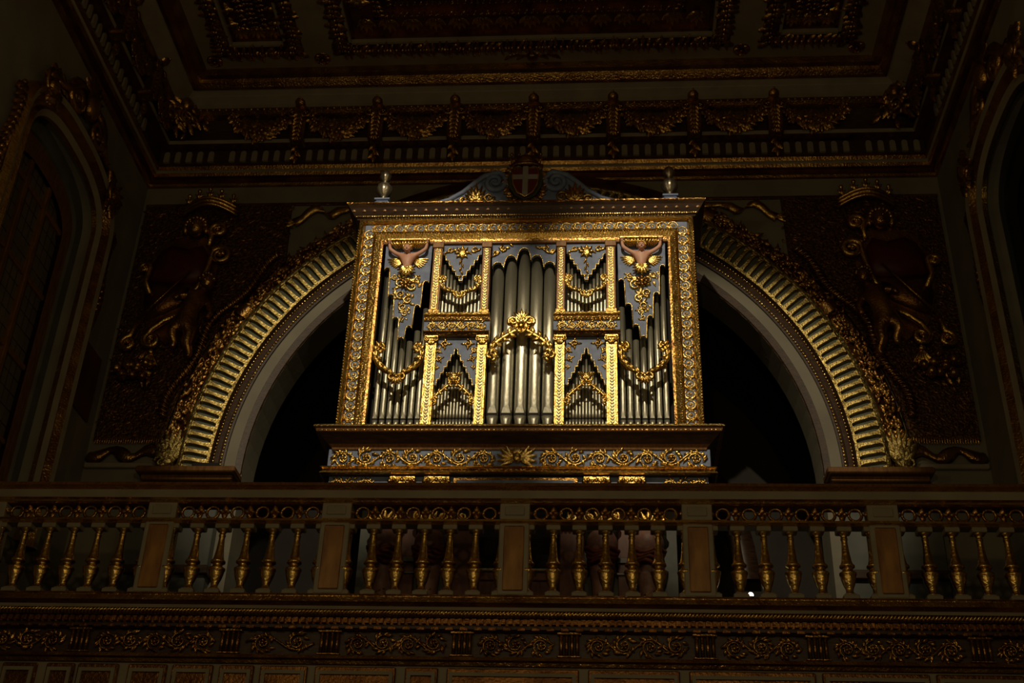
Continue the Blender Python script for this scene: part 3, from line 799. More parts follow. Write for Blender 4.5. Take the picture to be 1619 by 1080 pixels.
# ---- balustrade
bal = empty('balustrade', (BX, YB, 5.0), 'long gilt wooden balustrade along the front of the organ gallery', 'balustrade')
rprof = [(10.13, 6.08), (9.86, 6.08), (9.84, 6.075), (9.83, 6.045), (9.86, 6.03), (9.88, 6.02), (9.90, 5.955), (9.93, 5.945), (9.94, 5.93), (9.96, 5.92), (10.1, 5.92)]
mb = MB(); mb.mould(rprof, -HW, HW, [1, 1, 1, 2, 2, 0, 2, 2, 2, 1], ends=lambda y: 0); part('handrail', mb, ['cream', 'wood_brown', 'gold'], bal)
mb = MB(); mb.mould([(10.08, 5.78), (9.955, 5.78), (9.94, 5.775), (9.935, 5.755), (9.955, 5.745), (9.97, 5.735), (10.08, 5.735), (10.08, 5.78)], -HW, HW, [1, 2, 2, 2, 2, 0, 0], ends=lambda y: 0)
part('lower_moulding', mb, ['cream', 'wood_brown', 'gold'], bal)
mb = MB(); mb.mould([(9.95, 5.085), (9.90, 5.08), (9.88, 5.055), (9.88, 5.03), (9.86, 5.02), (9.86, 5.01)], -HW, HW, [0, 2, 2, 0, 1], ends=lambda y: 0); mb.mi = 0; mb.box(-HW, HW, 9.93, 10.12, 4.985, 5.08)
part('base_rail', mb, ['cream', 'wood_brown', 'gold_old'], bal)
# baluster
bp = [(.030, 0), (.046, .0), (.046, .02), (.034, .03), (.030, .05), (.036, .075), (.050, .11), (.062, .16), (.066, .19), (.072, .20), (.072, .215), (.055, .225), (.040, .245), (.048, .26), (.064, .27), (.064, .285), (.050, .30), (.042, .33), (.033, .40), (.027, .48), (.025, .525), (.030, .53), (.030, .545), (.024, .555), (.032, .575), (.046, .59), (.046, .60)]
mb = MB(); mb.lathe(bp, 18); bst = mb.mesh('baluster', ['gold'])
mb = MB(); mb.box(-.065, .065, -.065, .065, 0, .05, .006); mb.box(-.050, .050, -.05, .05, .05, .062, .004); bl0 = mb.mesh('foot_block', ['cream_trim'])
mb = MB(); mb.box(-.062, .062, -.06, .06, -.045, 0, .006); bl1 = mb.mesh('head_block', ['cream_trim'])
mb = MB(); mb.tube([(.055 * cos(2 * PI * k / 20), 0, .055 * sin(2 * PI * k / 20)) for k in range(21)], .014, 6, 1, False); ringm = mb.mesh('frieze_ring', ['gold_old'])
mb = MB()
for a in (PI / 2, -PI / 2): mb.leaf(0, 0, a, .072, .060, -.01, .03)
for a in (0, PI): mb.leaf(0, 0, a, .055, .045, -.01, .03)
mb.box(-.02, .02, -.015, .015, -.02, .02, .004); lozm = mb.mesh('frieze_lozenge', ['gold_old'])
for b in range(-4, 4):
    for k in range(7):
        x = BX + b * PITCHB + (k + .5) * PITCHB / 7
        if abs(x) > 4.9: continue
        s_ = child('baluster', bst, bal, (x - BX, 0.02, 5.135 - 5.0), (0, 0, 0), (1, 1, .935)) if 0 < k < 6 or True else None
        child('foot_block', bl0, s_, (0, 0, -.055), (0, 0, 0), (1, 1, 1 / .935)); child('head_block', bl1, s_, (0, 0, .642), (0, 0, 0), (1, 1, 1 / .935))
        child('frieze_lozenge', lozm, bal, (x - BX, 0.0, 5.85 - 5.0))
        if k: child('frieze_ring', ringm, bal, (x - PITCHB / 14 - BX, 0.0, 5.85 - 5.0))
for b in range(-3, 4):
    x = BX + b * PITCHB
    if abs(x) > 4.8: continue
    mb = MB(); mb.mi = 0; mb.box(-.13, .13, -.05, .11, .10, .745, .008)
    p_ = put('pedestal', mb.mesh('pedestal', ['cream_trim']), bal, (x, YB, 5.0))
    mb = MB(); mb.box(-.088, .088, -.062, -.045, .135, .715, .008); child('pedestal_panel', mb.mesh('pedestal_panel', ['amber_marble']), p_)
    mb = MB(); mb.box(-.13, .13, -.05, .09, .78, .93, .006); mb.box(-.085, .085, -.06, -.04, .815, .90, .006); child('pedestal_head', mb.mesh('pedestal_head', ['cream_trim']), p_)

# ================================================================ ORGAN
YO = 11.0
org = empty('pipe_organ', (0, 11.4, 4.98), 'gilt and blue baroque pipe organ with grey metal pipes standing in the arch', 'organ')
HWO = 1.848
# case body behind the facade
mb = MB(); mb.box(-1.80, -1.70, 11.06, 11.75, 7.1, 9.8); mb.box(1.70, 1.80, 11.06, 11.75, 7.1, 9.8); mb.box(-1.8, 1.8, 11.72, 11.78, 7.1, 9.8); mb.box(-1.8, 1.8, 11.06, 11.75, 9.78, 9.84); mb.box(-1.8, 1.8, 11.06, 11.75, 7.08, 7.14)
part('case_body', mb, 'wood_dark', org)
# outer frame: two stiles and a head, each a stepped gilt moulding with a blue carved channel
sprof = [(-.145, .06), (-.145, -.03), (-.13, -.06), (-.085, -.07), (-.075, -.045), (-.068, -.02), (.03, -.02), (.035, -.045), (.045, -.05), (.06, -.035), (.12, -.005), (.145, -.0), (.145, .10)]
smi = [0, 0, 0, 0, 2, 1, 0, 0, 0, 0, 2, 2]
XS = 1.703
def stile(s_):
    mb = MB(); z0, z1 = 7.14, 9.80
    for i in range(len(sprof) - 1):
        mb.mi = smi[i]; (a, y_), (b, Y_) = sprof[i], sprof[i + 1]
        xa, xb = s_ * (XS - a), s_ * (XS - b)
        mb.add([(xa, YO + y_, z0), (xa, YO + y_, z1 + a), (xb, YO + Y_, z1 + b), (xb, YO + Y_, z0)] if False else [(xa, YO + y_, z0), (xa, YO + y_, 9.645 - a), (xb, YO + Y_, 9.645 - b), (xb, YO + Y_, z0)], [(0, 1, 2, 3)], False)
    return part('frame_stile', mb, ['gold', 'blue_paint', 'gold_old'], org)
sts = [stile(-1), stile(1)]
mb = MB()
for i in range(len(sprof) - 1):
    mb.mi = smi[i]; (a, y_), (b, Y_) = sprof[i], sprof[i + 1]
    mb.add([(-(XS - a), YO + y_, 9.645 - a), (XS - a, YO + y_, 9.645 - a), (XS - b, YO + Y_, 9.645 - b), (-(XS - b), YO + Y_, 9.645 - b)], [(0, 1, 2, 3)], False)
head = part('frame_head', mb, ['gold', 'blue_paint', 'gold_old'], org)
def chain(mb, L, y, wd, pitch):
    """running scroll carving along +x from 0 to L centred on z = 0"""
    n = int(L / pitch)
    for i in range(n):
        x = (i + .5) * L / n; sg = 1 if i % 2 else -1
        R_ = min(wd * .40, L / n * .46)
        mb.tube([(x + R_ * cos(2 * PI * k / 12), y, R_ * sin(2 * PI * k / 12)) for k in range(13)], wd * .06, 5, 1, False)
        mb.spiral(x, 0, R_ * .75, R_ * .2, sg * PI / 2, 1.1 * sg, y, wd * .06, wd * .05, 8, 4, wd * .09)
        for q in (-1, 1): mb.leaf(x - L / n * .5, 0, q * 1.0, wd * .55, wd * .26, y, wd * .18, .2 * q); mb.leaf(x - L / n * .5, 0, PI - q * 1.1, wd * .3, wd * .16, y, wd * .15)
    return mb
def beads(mb, L, off, y, r, pitch):
    for i in range(int(L / pitch)): mb.ell(((i + .5) * pitch, y, off), r, r, r, 5, 3)
cm = MB(); chain(cm, 2.50, -.024, .128, .115); chm = cm.mesh('scroll_carving', ['gold_bright'])
bm_ = MB(); beads(bm_, 2.5, -.088, -.055, .009, .028); beads(bm_, 2.5, .115, -.066, .010, .034); bdm = bm_.mesh('bead_row', ['gold_bright'])
for s_, st_ in zip((-1, 1), sts):
    for nm, me in (('scroll_carving', chm), ('bead_row', bdm)):
        o = put(nm, me, st_, (s_ * (XS + .017), YO, 7.15), (0, -PI / 2, 0)); o['kind'] = 'stuff'
        if s_ > 0: o.rotation_euler = (0, -PI / 2, 0); o.scale = (1, 1, -1)
for nm, (fn_) in (('scroll_carving', 0), ('bead_row', 1)):
    m2 = MB()
    if fn_ == 0: chain(m2, 3.36, -.024, .128, .115)
    else: beads(m2, 3.36, -.088, -.055, .009, .028); beads(m2, 3.36, .115, -.066, .010, .034)
    o = part(nm, m2, 'gold_bright', head, kind='stuff', loc=(-1.68, YO, 9.66))
# cornice on top of the case
tp = [(11.0, 9.755), (10.94, 9.76), (10.93, 9.775), (10.915, 9.78), (10.90, 9.80), (10.895, 9.805), (10.875, 9.83), (10.85, 9.865), (10.83, 9.885), (10.825, 9.89), (10.815, 9.90), (10.815, 9.915), (11.75, 9.915)]
tm = [1, 2, 2, 2, 2, 2, 2, 2, 2, 1, 1, 2]
mb = MB(); mb.mould(tp, -1.975, 1.975, tm, ends=lambda y: max(0, (min(y, 11.0) - 10.815) * .9))
for s_ in (-1, 1):     # side returns of the same profile
    for i in range(len(tp) - 2):
        mb.mi = tm[i]; (y0, z0), (y1, z1) = tp[i], tp[i + 1]; x0, x1 = s_ * (1.975 - (y0 - 10.815) * .9), s_ * (1.975 - (y1 - 10.815) * .9)
        mb.add([(x0, y0, z0), (x0, 11.75, z0), (x1, 11.75, z1), (x1, y1, z1)], [(0, 1, 2, 3)], False)
top = part('top_cornice', mb, ['gold', 'gold_old', 'wood_dark'], org)
mb = MB()
for i in range(150):
    x = -1.87 + i * .0251; mb.box(x - .007, x + .007, 10.905, 10.94, 9.782, 9.800)
part('dentil_row', mb, 'gold_bright', top, kind='stuff')
mb = MB()
for i in range(34): x = -1.90 + i * .115; mb.leaf(x, 9.825, PI / 2, .055, .06, 10.872, .012)
part('leaf_moulding', mb, 'wood_brown', top, kind='stuff')
# bottom ledge, frieze, lower mouldings
lp = [(11.05, 7.16), (10.84, 7.16), (10.82, 7.155), (10.81, 7.13), (10.83, 7.12), (10.84, 7.09), (10.86, 7.085), (10.88, 7.06), (10.95, 7.0), (10.98, 6.975), (10.985, 6.955), (11.0, 6.955)]
lm = [1, 0, 0, 1, 1, 1, 2, 2, 1, 1, 1]
def ledge(nm, prof, mi, hw, yf, mats, back=11.7):
    mb = MB(); mb.mould(prof, -hw, hw, mi, ends=lambda y: max(0, min(y, 11.0) - yf))
    for s_ in (-1, 1):
        for i in range(len(prof) - 1):
            mb.mi = mi[i]; (y0, z0), (y1, z1) = prof[i], prof[i + 1]; x0, x1 = s_ * (hw - max(0, min(y0, 11.0) - yf)), s_ * (hw - max(0, min(y1, 11.0) - yf))
            mb.add([(x0, y0, z0), (x0, back, z0), (x1, back, z1), (x1, y1, z1)], [(0, 1, 2, 3)], False)
    return part(nm, mb, mats, org)
led = ledge('ledge_moulding', lp, lm, 2.03, 10.81, ['gold_bright', 'wood_brown', 'wood_dark'])
mb = MB()
for i in range(96): x = -1.98 + i * .0417; mb.box(x - .012, x + .012, 10.835, 10.86, 7.094, 7.110, .003)
part('dentil_row', mb, 'gold_old', led, kind='stuff')
mb = MB(); mb.box(-1.89, 1.89, 11.0, 11.7, 6.76, 6.97, .004); bf = part('base_frieze', mb, 'blue_paint', org)
random.seed(31); mb = MB()
rinceau(mb, -1.86, -.22, 6.862, .19, 10.992, 7, 7, .011); rinceau(mb, .22, 1.86, 6.862, .19, 10.992, 7, 7, .011)
part('acanthus_scroll', mb, 'gold', bf)
mb = MB(); mb.ell((0, 10.98, 6.865), .05, .04, .06, 10, 7); mb.ell((0, 10.94, 6.86), .009, .012, .014)
for q in (-1, 1):
    mb.ell((q * .019, 10.945, 6.878), .007, .006, .006); 
    for k in range(5): mb.leaf(q * .03, 6.865, (0 if q > 0 else PI) + (k - 2) * .4, .17, .06, 10.985, .03, .2 * q)
for k in range(5): mb.leaf(0, 6.90, PI / 2 + (k - 2) * .5, .07, .04, 10.97, .02)
part('lion_mask', mb, 'gold_bright', bf)
ledge('lower_moulding', [(11.0, 6.765), (10.95, 6.76), (10.94, 6.745), (10.96, 6.735), (10.97, 6.715), (10.95, 6.705), (10.94, 6.685), (10.96, 6.675), (11.0, 6.67)], [0, 0, 0, 1, 1, 0, 0, 2], 1.95, 10.94, ['gold', 'gold_old', 'wood_dark'])
mb = MB(); mb.box(-1.86, 1.86, 11.02, 11.7, 6.50, 6.675); lf = part('lower_frieze', mb, 'blue_paint', org)
mb = MB(); mb.box(-.62, .60, 10.985, 11.02, 6.505, 6.655, .006); mp = part('frieze_panel', mb, 'gold_old', lf)
mb = MB(); mb.box(-.58, .56, 10.97, 10.985, 6.55, 6.62, .004); part('panel_field', mb, 'blue_paint', lf)
for s_ in (-1, 1):
    mb = MB(); rinceau(mb, min(s_ * 1.42, s_ * 1.84), max(s_ * 1.42, s_ * 1.84), 6.59, .14, 11.012, 3, 6, .009); part('acanthus_scroll', mb, 'gold', lf)
    for xc in (.78, 1.12):      # carved bracket capitals
        random.seed(int(xc * 100)); mb = MB(); mb.box(s_ * xc - .13, s_ * xc + .13, 10.96, 11.02, 6.60, 6.66, .008)
        for k in range(7): mb.ell((s_ * xc - .12 + .04 * k, 10.955, 6.595 + .012 * (k % 2)), .026, .03, .026, 7, 5)
        for q in (-1, 1):
            mb.spiral(s_ * xc + q * .09, 6.56, .045, .012, PI / 2, -1.3 * q, 10.96, .016, .009, 12, 5, .014)
        for k in range(7): mb.leaf(s_ * xc, 6.60, -PI / 2 + (k - 3) * .42, .10, .05, 10.96, .03)
        part('bracket_capital', mb, 'gold', lf)

# ---- bays
OUT, P1a, P1b, P2a, P2b = 1.555, 1.000, .880, .458, .352
# black sheet behind the pipes, standing in for the shade in the gaps
mb = MB(); mb.box(-1.7, 1.7, 11.42, 11.45, 7.14, 9.6); part('pipe_gap_shade', mb, 'black', org)
# horizontal head rail over the bays
mb = MB(); mb.box(-1.56, 1.56, 11.0, 11.10, 9.47, 9.53, .006); part('head_rail', mb, 'wood_brown', org)
for s_ in (-1, 1):
    # lower pilasters
    for a, b, nm in ((P1b, P1a, 'o'), (P2b, P2a, 'i')):
        x0, x1 = sorted((s_ * a, s_ * b)); cx = (x0 + x1) / 2; hw = (x1 - x0) / 2
        mb = MB(); mb.box(x0, x1, 10.985, 11.1, 7.15, 8.17, .006); mb.mi = 1; mb.box(x0 + .022, x1 - .022, 10.975, 10.99, 7.19, 8.14, .004)
        p_ = part('lower_pilaster', mb, ['gold', 'gold_bright'], org)
        mb = MB()
        for i in range(26):
            z = 7.20 + i * .036
            for q in (-1, 1): mb.leaf(cx, z, PI / 2 + q * .6, .04, .018, 10.974, .012)
        part('husk_chain', mb, 'ivory', p_, kind='stuff')
        mb = MB(); mb.box(x0 - .012, x1 + .012, 10.965, 11.1, 8.245, 8.275, .005); mb.box(x0 + .005, x1 - .005, 10.98, 11.1, 8.17, 8.245)
        for q in (-1, 1): mb.spiral(cx + q * hw * .8, 8.225, .028, .008, PI / 2, -1.2 * q, 10.965, .011, .007, 10, 5, .01)
        for k in range(5): mb.leaf(cx, 8.17, PI / 2 + (k - 2) * .45, .065, .03, 10.975, .02)
        part('pilaster_capital', mb, 'gold', p_)
        # upper pilaster
        mb = MB(); u0, u1 = cx - hw * .86, cx + hw * .86; mb.box(u0, u1, 10.985, 11.1, 8.58, 9.47, .006); mb.mi = 1; mb.box(u0 + .02, u1 - .02, 10.975, 10.99, 8.60, 9.39, .004)
        p_ = part('upper_pilaster', mb, ['wood_brown', 'gold'], org)
        mb = MB()
        for i in range(22):
            z = 8.62 + i * .035
            for q in (-1, 1): mb.leaf(cx, z, PI / 2 + q * .6, .04, .018, 10.974, .012)
        part('husk_chain', mb, 'ivory', p_, kind='stuff')
        mb = MB(); mb.box(u0 - .02, u1 + .02, 10.965, 11.1, 8.52, 8.555, .005); mb.box(u0 - .008, u1 + .008, 10.975, 11.1, 8.555, 8.60, .005); part('pilaster_base', mb, 'gold_old', p_)
        mb = MB(); mb.box(u0 - .01, u1 + .01, 10.97, 11.1, 9.40, 9.48, .005); part('pilaster_capital', mb, 'wood_brown', p_)
    # middle entablature
    x0, x1 = sorted((s_ * .335, s_ * 1.03))
    mb = MB()
    mb.mould([(11.1, 8.53), (10.93, 8.53), (10.925, 8.505), (10.95, 8.49), (10.96, 8.455), (10.98, 8.45), (10.98, 8.335), (10.96, 8.33), (10.945, 8.31), (10.96, 8.295), (10.975, 8.275), (11.1, 8.275)], x0, x1, [1, 0, 0, 1, 1, 2, 0, 0, 1, 1, 1])
    me_ = part('middle_entablature', mb, ['gold', 'gold_old', 'blue_paint'], org)
    mb = MB(); rinceau(mb, x0 + .04, x1 - .04, 8.392, .10, 10.972, 6, 5, .008); part('acanthus_scroll', mb, 'gold_bright', me_)
    mb = MB()
    for i in range(17): x = x0 + .03 + i * (x1 - x0 - .06) / 16; mb.leaf(x, 8.487, -PI / 2, .03, .03, 10.955, .015)
    part('leaf_row', mb, 'gold_bright', me_, kind='stuff')

# ---- pipes
def pipe_mesh(r, L, foot, nm, n=14):
    """pipe standing at z 0: cone foot, mouth, body of height L above the mouth"""
    b = MB(); vs = []
    zs = [0, .05, .10, L * .5, L]
    for i, z in enumerate(zs):
        for k in range(n):
            q = 2 * PI * k / n; x, y = r * cos(q), r * sin(q)
            fl = (1, .75, .25, 0, 0)[i]             # flattened upper lip
            if y < 0:
                y2 = max(y, -r * (1 - .38 * fl) + .0 * abs(x)); y = y2
            vs.append((x, y, foot + z))
    fs = [(i * n + k, i * n + (k + 1) % n, (i + 1) * n + (k + 1) % n, (i + 1) * n + k) for i in range(len(zs) - 1) for k in range(n)]
    fs += [tuple(range(4 * n, 5 * n)), tuple(range(n - 1, -1, -1))]
    b.add(vs, fs); body = b.mesh(nm, ['tin'])
    f = MB(); vs = []
    for (rr, z, fl) in ((r * .42, 0, 0), (r * .66, foot * .4, 0), (r * .86, foot * .75, .3), (r * .98, foot - .012, 1)):
        for k in range(n):
            q = 2 * PI * k / n; vs.append((rr * cos(q), max(rr * sin(q), -r * (1 - .40 * fl)), z))
    f.add(vs, [(i * n + k, i * n + (k + 1) % n, (i + 1) * n + (k + 1) % n, (i + 1) * n + k) for i in range(3) for k in range(n)] + [tuple(range(3 * n, 4 * n)), tuple(range(n - 1, -1, -1))]); ft = f.mesh('pipe_foot', ['tin'])
    m = MB(); m.box(-r * .80, r * .80, -r * .635, 0, foot - .013, foot + max(.006, r * .16)); mo = m.mesh('pipe_mouth', ['black'])
    return body, ft, mo
def pipe(x, y, z0, ztop, r, foot):
    body, ft, mo = pipe_mesh(r, ztop - z0 - foot, foot, 'pipe')
    o = put('pipe', body, org, (x, y, z0)); child('pipe_foot', ft, o); child('pipe_mouth', mo, o)
    if r > .02:      # pointed upper lip pressed into the pipe
        b = MB(); h = r * .16; zt = foot + h
        vs = [(-r * .72, -r * .66, zt), (r * .72, -r * .66, zt), (0, -r * 1.02, zt + r * 2.6), (-r * .72, -r * .4, zt), (r * .72, -r * .4, zt), (0, -r * .8, zt + r * 2.6)]
        b.add(vs, [(0, 1, 2), (5, 4, 3), (0, 3, 4, 1), (1, 4, 5, 2), (2, 5, 3, 0)], False); child('upper_lip', b.mesh('upper_lip', ['tin']), o)
    return o
def shade(nm, x0, x1, ztop, tops, y0=11.03, y1=11.07, rnd=True, m='blue_paint', zlow=None):
    """pipe shade whose lower edge is cut with one round-headed notch for each pipe"""
    n = len(tops); wd = (x1 - x0) / n; edge = []
    for i, t in enumerate(tops):
        a, b = x0 + i * wd, x0 + (i + 1) * wd
        K = 7 if rnd else 2
        for k in range(K):
            u = k / (K - 1); hh = math.sqrt(max(0, 1 - (2 * u - 1) ** 2)) * wd * .5 if rnd else 0
            edge.append((a + (b - a) * (.06 + .88 * u), t - (wd * .5 if rnd else 0) + hh))
    pl = [(x0, ztop)] + edge + [(x1, ztop)]
    mb = MB(); mb.poly(pl, y0, y1); o = part(nm, mb, m, org)
    mb = MB(); mb.tube([(x, y0 - .003, z) for x, z in edge], .0075, 5); part('gilt_edge', mb, 'gold_bright', o)
    return o
ZP = 7.15
# centre: five large pipes
ct = [9.18, 9.28, 9.37, 9.28, 9.18]
sh = shade('pipe_shade', -.352, .352, 9.50, [9.235, 9.325, 9.42, 9.325, 9.235])
for i in range(5): pipe(-.282 + i * .141, 11.16, ZP, ct[i] + .10, .064, .275)
for s_ in (-1, 1):
    mb = MB()
    mb.spiral(s_ * .23, 9.41, .04, .01, PI / 2, -1.3 * s_, 11.02, .011, .007, 12, 5, .01); mb.spiral(s_ * .31, 9.36, .035, .01, 0, 1.3 * s_, 11.02, .010, .007, 12, 5, .01)
    for k in range(6): mb.leaf(s_ * (.12 + .035 * k), 9.44 - .02 * k, (0 if s_ > 0 else PI) + (k % 3 - 1) * .6, .07, .03, 11.02, .018)
    part('leaf_carving', mb, 'gold', sh)
def leafset(mb, pts, y, L, W):
    for (x, z, a) in pts: mb.leaf(x, z, a, L, W, y, W * .5)
SH = [9.18, 8.83, 8.54, 8.29, 8.43, 8.69, 9.0]
PT = [9.20, 8.87, 8.58, 8.33, 8.29, 8.42, 8.70]
for s_ in (-1, 1):
    # side bays: seven pipes each
    xa, xb = sorted((s_ * 1.53, s_ * 1.015))
    tops = SH if s_ < 0 else SH[::-1]; pts_ = PT if s_ < 0 else PT[::-1]
    sh = shade('pipe_shade', xa, xb, 9.48, tops)
    for i in range(7): pipe(xa + (xb - xa) * (i + .5) / 7, 11.17, ZP, pts_[i] + .02, .031, .235)
    # carving below the figure
    fx = s_ * 1.27; random.seed(8); mb = MB()
    for k, (dx_, dz, R_) in enumerate(((-.06, -.10, .05), (.07, -.16, .055), (-.05, -.26, .045), (.05, -.33, .045), (-.02, -.42, .04), (.02, -.50, .03), (-.01, -.57, .025), (.13, -.05, .03), (-.13, -.03, .03))):
        R_ *= 1.22; sg = 1 if k % 2 else -1; ddx = -s_ * dx_ * (1 if dz > -.3 else .7)
        mb.spiral(fx + ddx - s_ * 0, 9.08 + dz, R_, R_ * .25, sg, 1.3 * sg, 11.02, R_ * .26, R_ * .16, 13, 5, R_ * .25)
        for j in range(4): a = random.uniform(0, 6.28); mb.leaf(fx + ddx + R_ * .9 * cos(a), 9.08 + dz + R_ * .9 * sin(a), a + sg * .6, R_ * 1.2, R_ * .65, 11.025, R_ * .35, .3 * sg)
    part('leaf_scroll', mb, 'gold_bright', sh)
    mb = MB(); mb.ell((fx, 11.0, 8.955), .040, .03, .036, 10, 7)
    for k in range(8): a = 2 * PI * k / 8; mb.leaf(fx + .025 * cos(a), 8.955 + .025 * sin(a), a, .05, .034, 10.995, .02, .2)
    part('flower_boss', mb, 'gold_old', sh)
    # gadrooned canopy carried by the figure
    mb = MB(); mb.box(fx - .235, fx + .235, 10.93, 11.05, 9.475, 9.50, .006)
    for k in range(13): t = (k - 6) / 6; mb.tube([(fx + t * .215, 10.955, 9.475), (fx + t * .19, 10.95, 9.445), (fx + t * .13, 10.99, 9.40)], [.019, .018, .008], 6)
    cnp = part('canopy', mb, 'gold_bright', org)
    # winged figure with raised arms
    js = [(fx, 11.0, 9.13, .052), (fx, 10.985, 9.19, .046), (fx, 10.975, 9.26, .058), (fx, 10.955, 9.305, .028), (fx, 10.93, 9.335, .030)]
    ed2 = [(0, 1), (1, 2), (2, 3), (3, 4)]
    for q in (-1, 1):
        b = len(js)
        js += [(fx + q * .075, 10.975, 9.30, .030), (fx + q * .135, 10.965, 9.325, .024), (fx + q * .195, 10.955, 9.37, .023), (fx + q * .205, 10.95, 9.415, .017), (fx + q * .21, 10.948, 9.445, .014)]
        ed2 += [(2, b), (b, b + 1), (b + 1, b + 2), (b + 2, b + 3), (b + 3, b + 4)]
    fig = skin('carved_figure', js, ed2, 'flesh', org); fig['label'] = 'painted bare chested winged figure with raised arms'
    hz = 9.352; hy = 10.915
    mb = MB(); mb.ell((fx, hy, hz), .040, .042, .050, 12, 8); mb.ell((fx, hy - .042, hz - .008), .007, .011, .011, 6, 4)
    for q in (-1, 1): mb.ell((fx + q * .038, hy + .005, hz - .002), .006, .008, .011, 6, 4); mb.ell((fx + q * .02, hy - .028, hz - .02), .013, .01, .012, 6, 4)
    mb.ell((fx, hy - .03, hz - .038), .014, .012, .010, 6, 4)
    part('head', mb, 'flesh', fig)
    for q in (-1, 1): mb = MB(); mb.ell((fx + q * .015, hy - .038, hz + .006), .006, .004, .004, 6, 4); part('eye', mb, 'wood_dark', fig)
    mb = MB(); mb.ell((fx, hy - .040, hz - .026), .011, .004, .0035, 6, 4); part('mouth', mb, 'wood_dark', fig)
    mb = MB()
    for k in range(33): a = PI * (k % 11) / 10; mb.ell((fx + .042 * cos(a), hy - .02 + .022 * (k // 11), hz + .012 + .038 * sin(a)), .014, .015, .013, 6, 4)
    part('hair', mb, 'gold_bright', fig)
    for q in (-1, 1):
        mb = MB(); hx = fx + q * .21
        mb.ell((hx, 10.945, 9.455), .014, .01, .014, 8, 5)
        for k in range(4): xx = hx + (k - 1.5) * .007; mb.tube([(xx, 10.942, 9.46), (xx, 10.932, 9.478 - .001 * abs(k - 1.5)), (xx, 10.936, 9.49)], [.004, .0038, .003], 5)
        mb.tube([(hx - q * .012, 10.94, 9.452), (hx - q * .02, 10.932, 9.462), (hx - q * .021, 10.932, 9.472)], [.0045, .004, .003], 5)
        part('hand', mb, 'flesh', fig)
        mb = MB()
        for k in range(6): mb.leaf(fx + q * .06, 9.27 - .006 * k, (0 if q > 0 else PI) + q * (.15 - .17 * k), .17 - .012 * k, .036, 11.02, .02, -.1 * q)
        mb.ell((fx + q * .09, 11.02, 9.30), .03, .02, .045, 8, 5)
        part('wing', mb, 'gold_bright', fig)
    mb = MB()
    for k in range(9): mb.leaf(fx, 9.14, -PI / 2 + (k - 4) * .33, .13 - .008 * abs(k - 4), .05, 10.965, .035, (k - 4) * .06)
    mb.tube([(fx - .06, 10.965, 9.135), (fx, 10.945, 9.125), (fx + .06, 10.965, 9.135)], .014, 6)
    part('leaf_skirt', mb, 'gold_bright', fig)
    # upper small bay
    xa, xb = sorted((s_ * .895, s_ * .462)); n = 11
    tp2 = [9.33 - .067 * (5 - abs(i - 5)) for i in range(n)]
    sh = shade('pipe_shade', xa, xb, 9.47, tp2, rnd=False)
    for i in range(n): pipe(xa + (xb - xa) * (i + .5) / n, 11.15, 8.53, tp2[i] + .10, .0165, .10)
    cx = (xa + xb) / 2; mb = MB()
    mb.ell((cx, 11.02, 9.36), .06, .022, .07, 10, 7)
    for k in range(8): a = 2 * PI * k / 8; mb.leaf(cx + .03 * cos(a), 9.36 + .035 * sin(a), a, .06, .03, 11.015, .018)
    for k in range(5): mb.leaf(cx, 9.27 - .05 * k, -PI / 2 + (.4 if k % 2 else -.4), .07 - .006 * k, .028, 11.02, .018)
    for q in (-1, 1):
        mb.spiral(cx + q * .13, 9.40, .035, .01, 0, 1.3 * q, 11.02, .009, .006, 12, 5)
        for k in range(4): mb.leaf(cx + q * (.06 + .035 * k), 9.38, (0 if q > 0 else PI) + (k - 1.5) * .5, .06, .028, 11.02, .016)
    part('leaf_carving', mb, 'gold', sh)
    def branch(name, K, r, y, extras, m='gold'):
        """gilt moulded branch across the pipes: mirrored polyline K (dx,dz from the centre line)"""
        mb = MB()
        for q in (-1, 1):
            mb.tube([(cx + q * x, y, z) for x, z in K], [r * (1 - .25 * abs(2 * i / (len(K) - 1) - 1)) for i in range(len(K))], 8)
            (ex, ez) = K[-1]; mb.spiral(cx + q * (ex - .0), ez, r * 1.9, r * .5, PI / 2 if extras == 'up' else -PI / 2, 1.2 * q * (1 if extras == 'up' else -1), y - .005, r * .7, r * .45, 12, 6, r * .7)
            for i in range(1, len(K)):
                x, z = K[i]; mb.leaf(cx + q * x, z, (PI / 2 - q * .5) if extras == 'up' else (PI / 2 + q * .2), r * 2.6, r * 1.5, y - r * .6, r * .8); mb.leaf(cx + q * x, z, (PI / 2 + q * 2.0), r * 2.6, r * 1.5, y - r * .6, r * .8)
            mb.spiral(cx + q * r * 1.6, K[0][1] - (0 if extras == 'up' else -r), r * 1.6, r * .4, PI if q > 0 else 0, -1.2 * q, y - .01, r * .7, r * .4, 12, 6)
        mb.ell((cx, y - r * .5, K[0][1]), r * 1.2, r * 1.2, r * 1.1, 8, 6)
        for k in range(5): mb.leaf(cx, K[0][1] + (r * .5 if extras != 'up' else -r * .3), (PI / 2 if extras != 'up' else -PI / 2) + (k - 2) * .45, r * 3.2, r * 1.6, y - r, r)
        return part(name, mb, m, org)
    branch('pipe_garland', [(0, 8.80), (.05, 8.815), (.10, 8.845), (.15, 8.86), (.19, 8.89), (.212, 8.935), (.205, 8.98), (.19, 9.0)], .023, 11.0, 'up', 'gold_bright')
    # lower small bay
    n = 13; tp3 = [8.14 - .072 * abs(i - 6) for i in range(n)]
    sh = shade('pipe_shade', xa, xb, 8.275, tp3, rnd=False)
    for i in range(n): pipe(xa + (xb - xa) * (i + .5) / n, 11.15, ZP, tp3[i] + .10, .0142, .235)
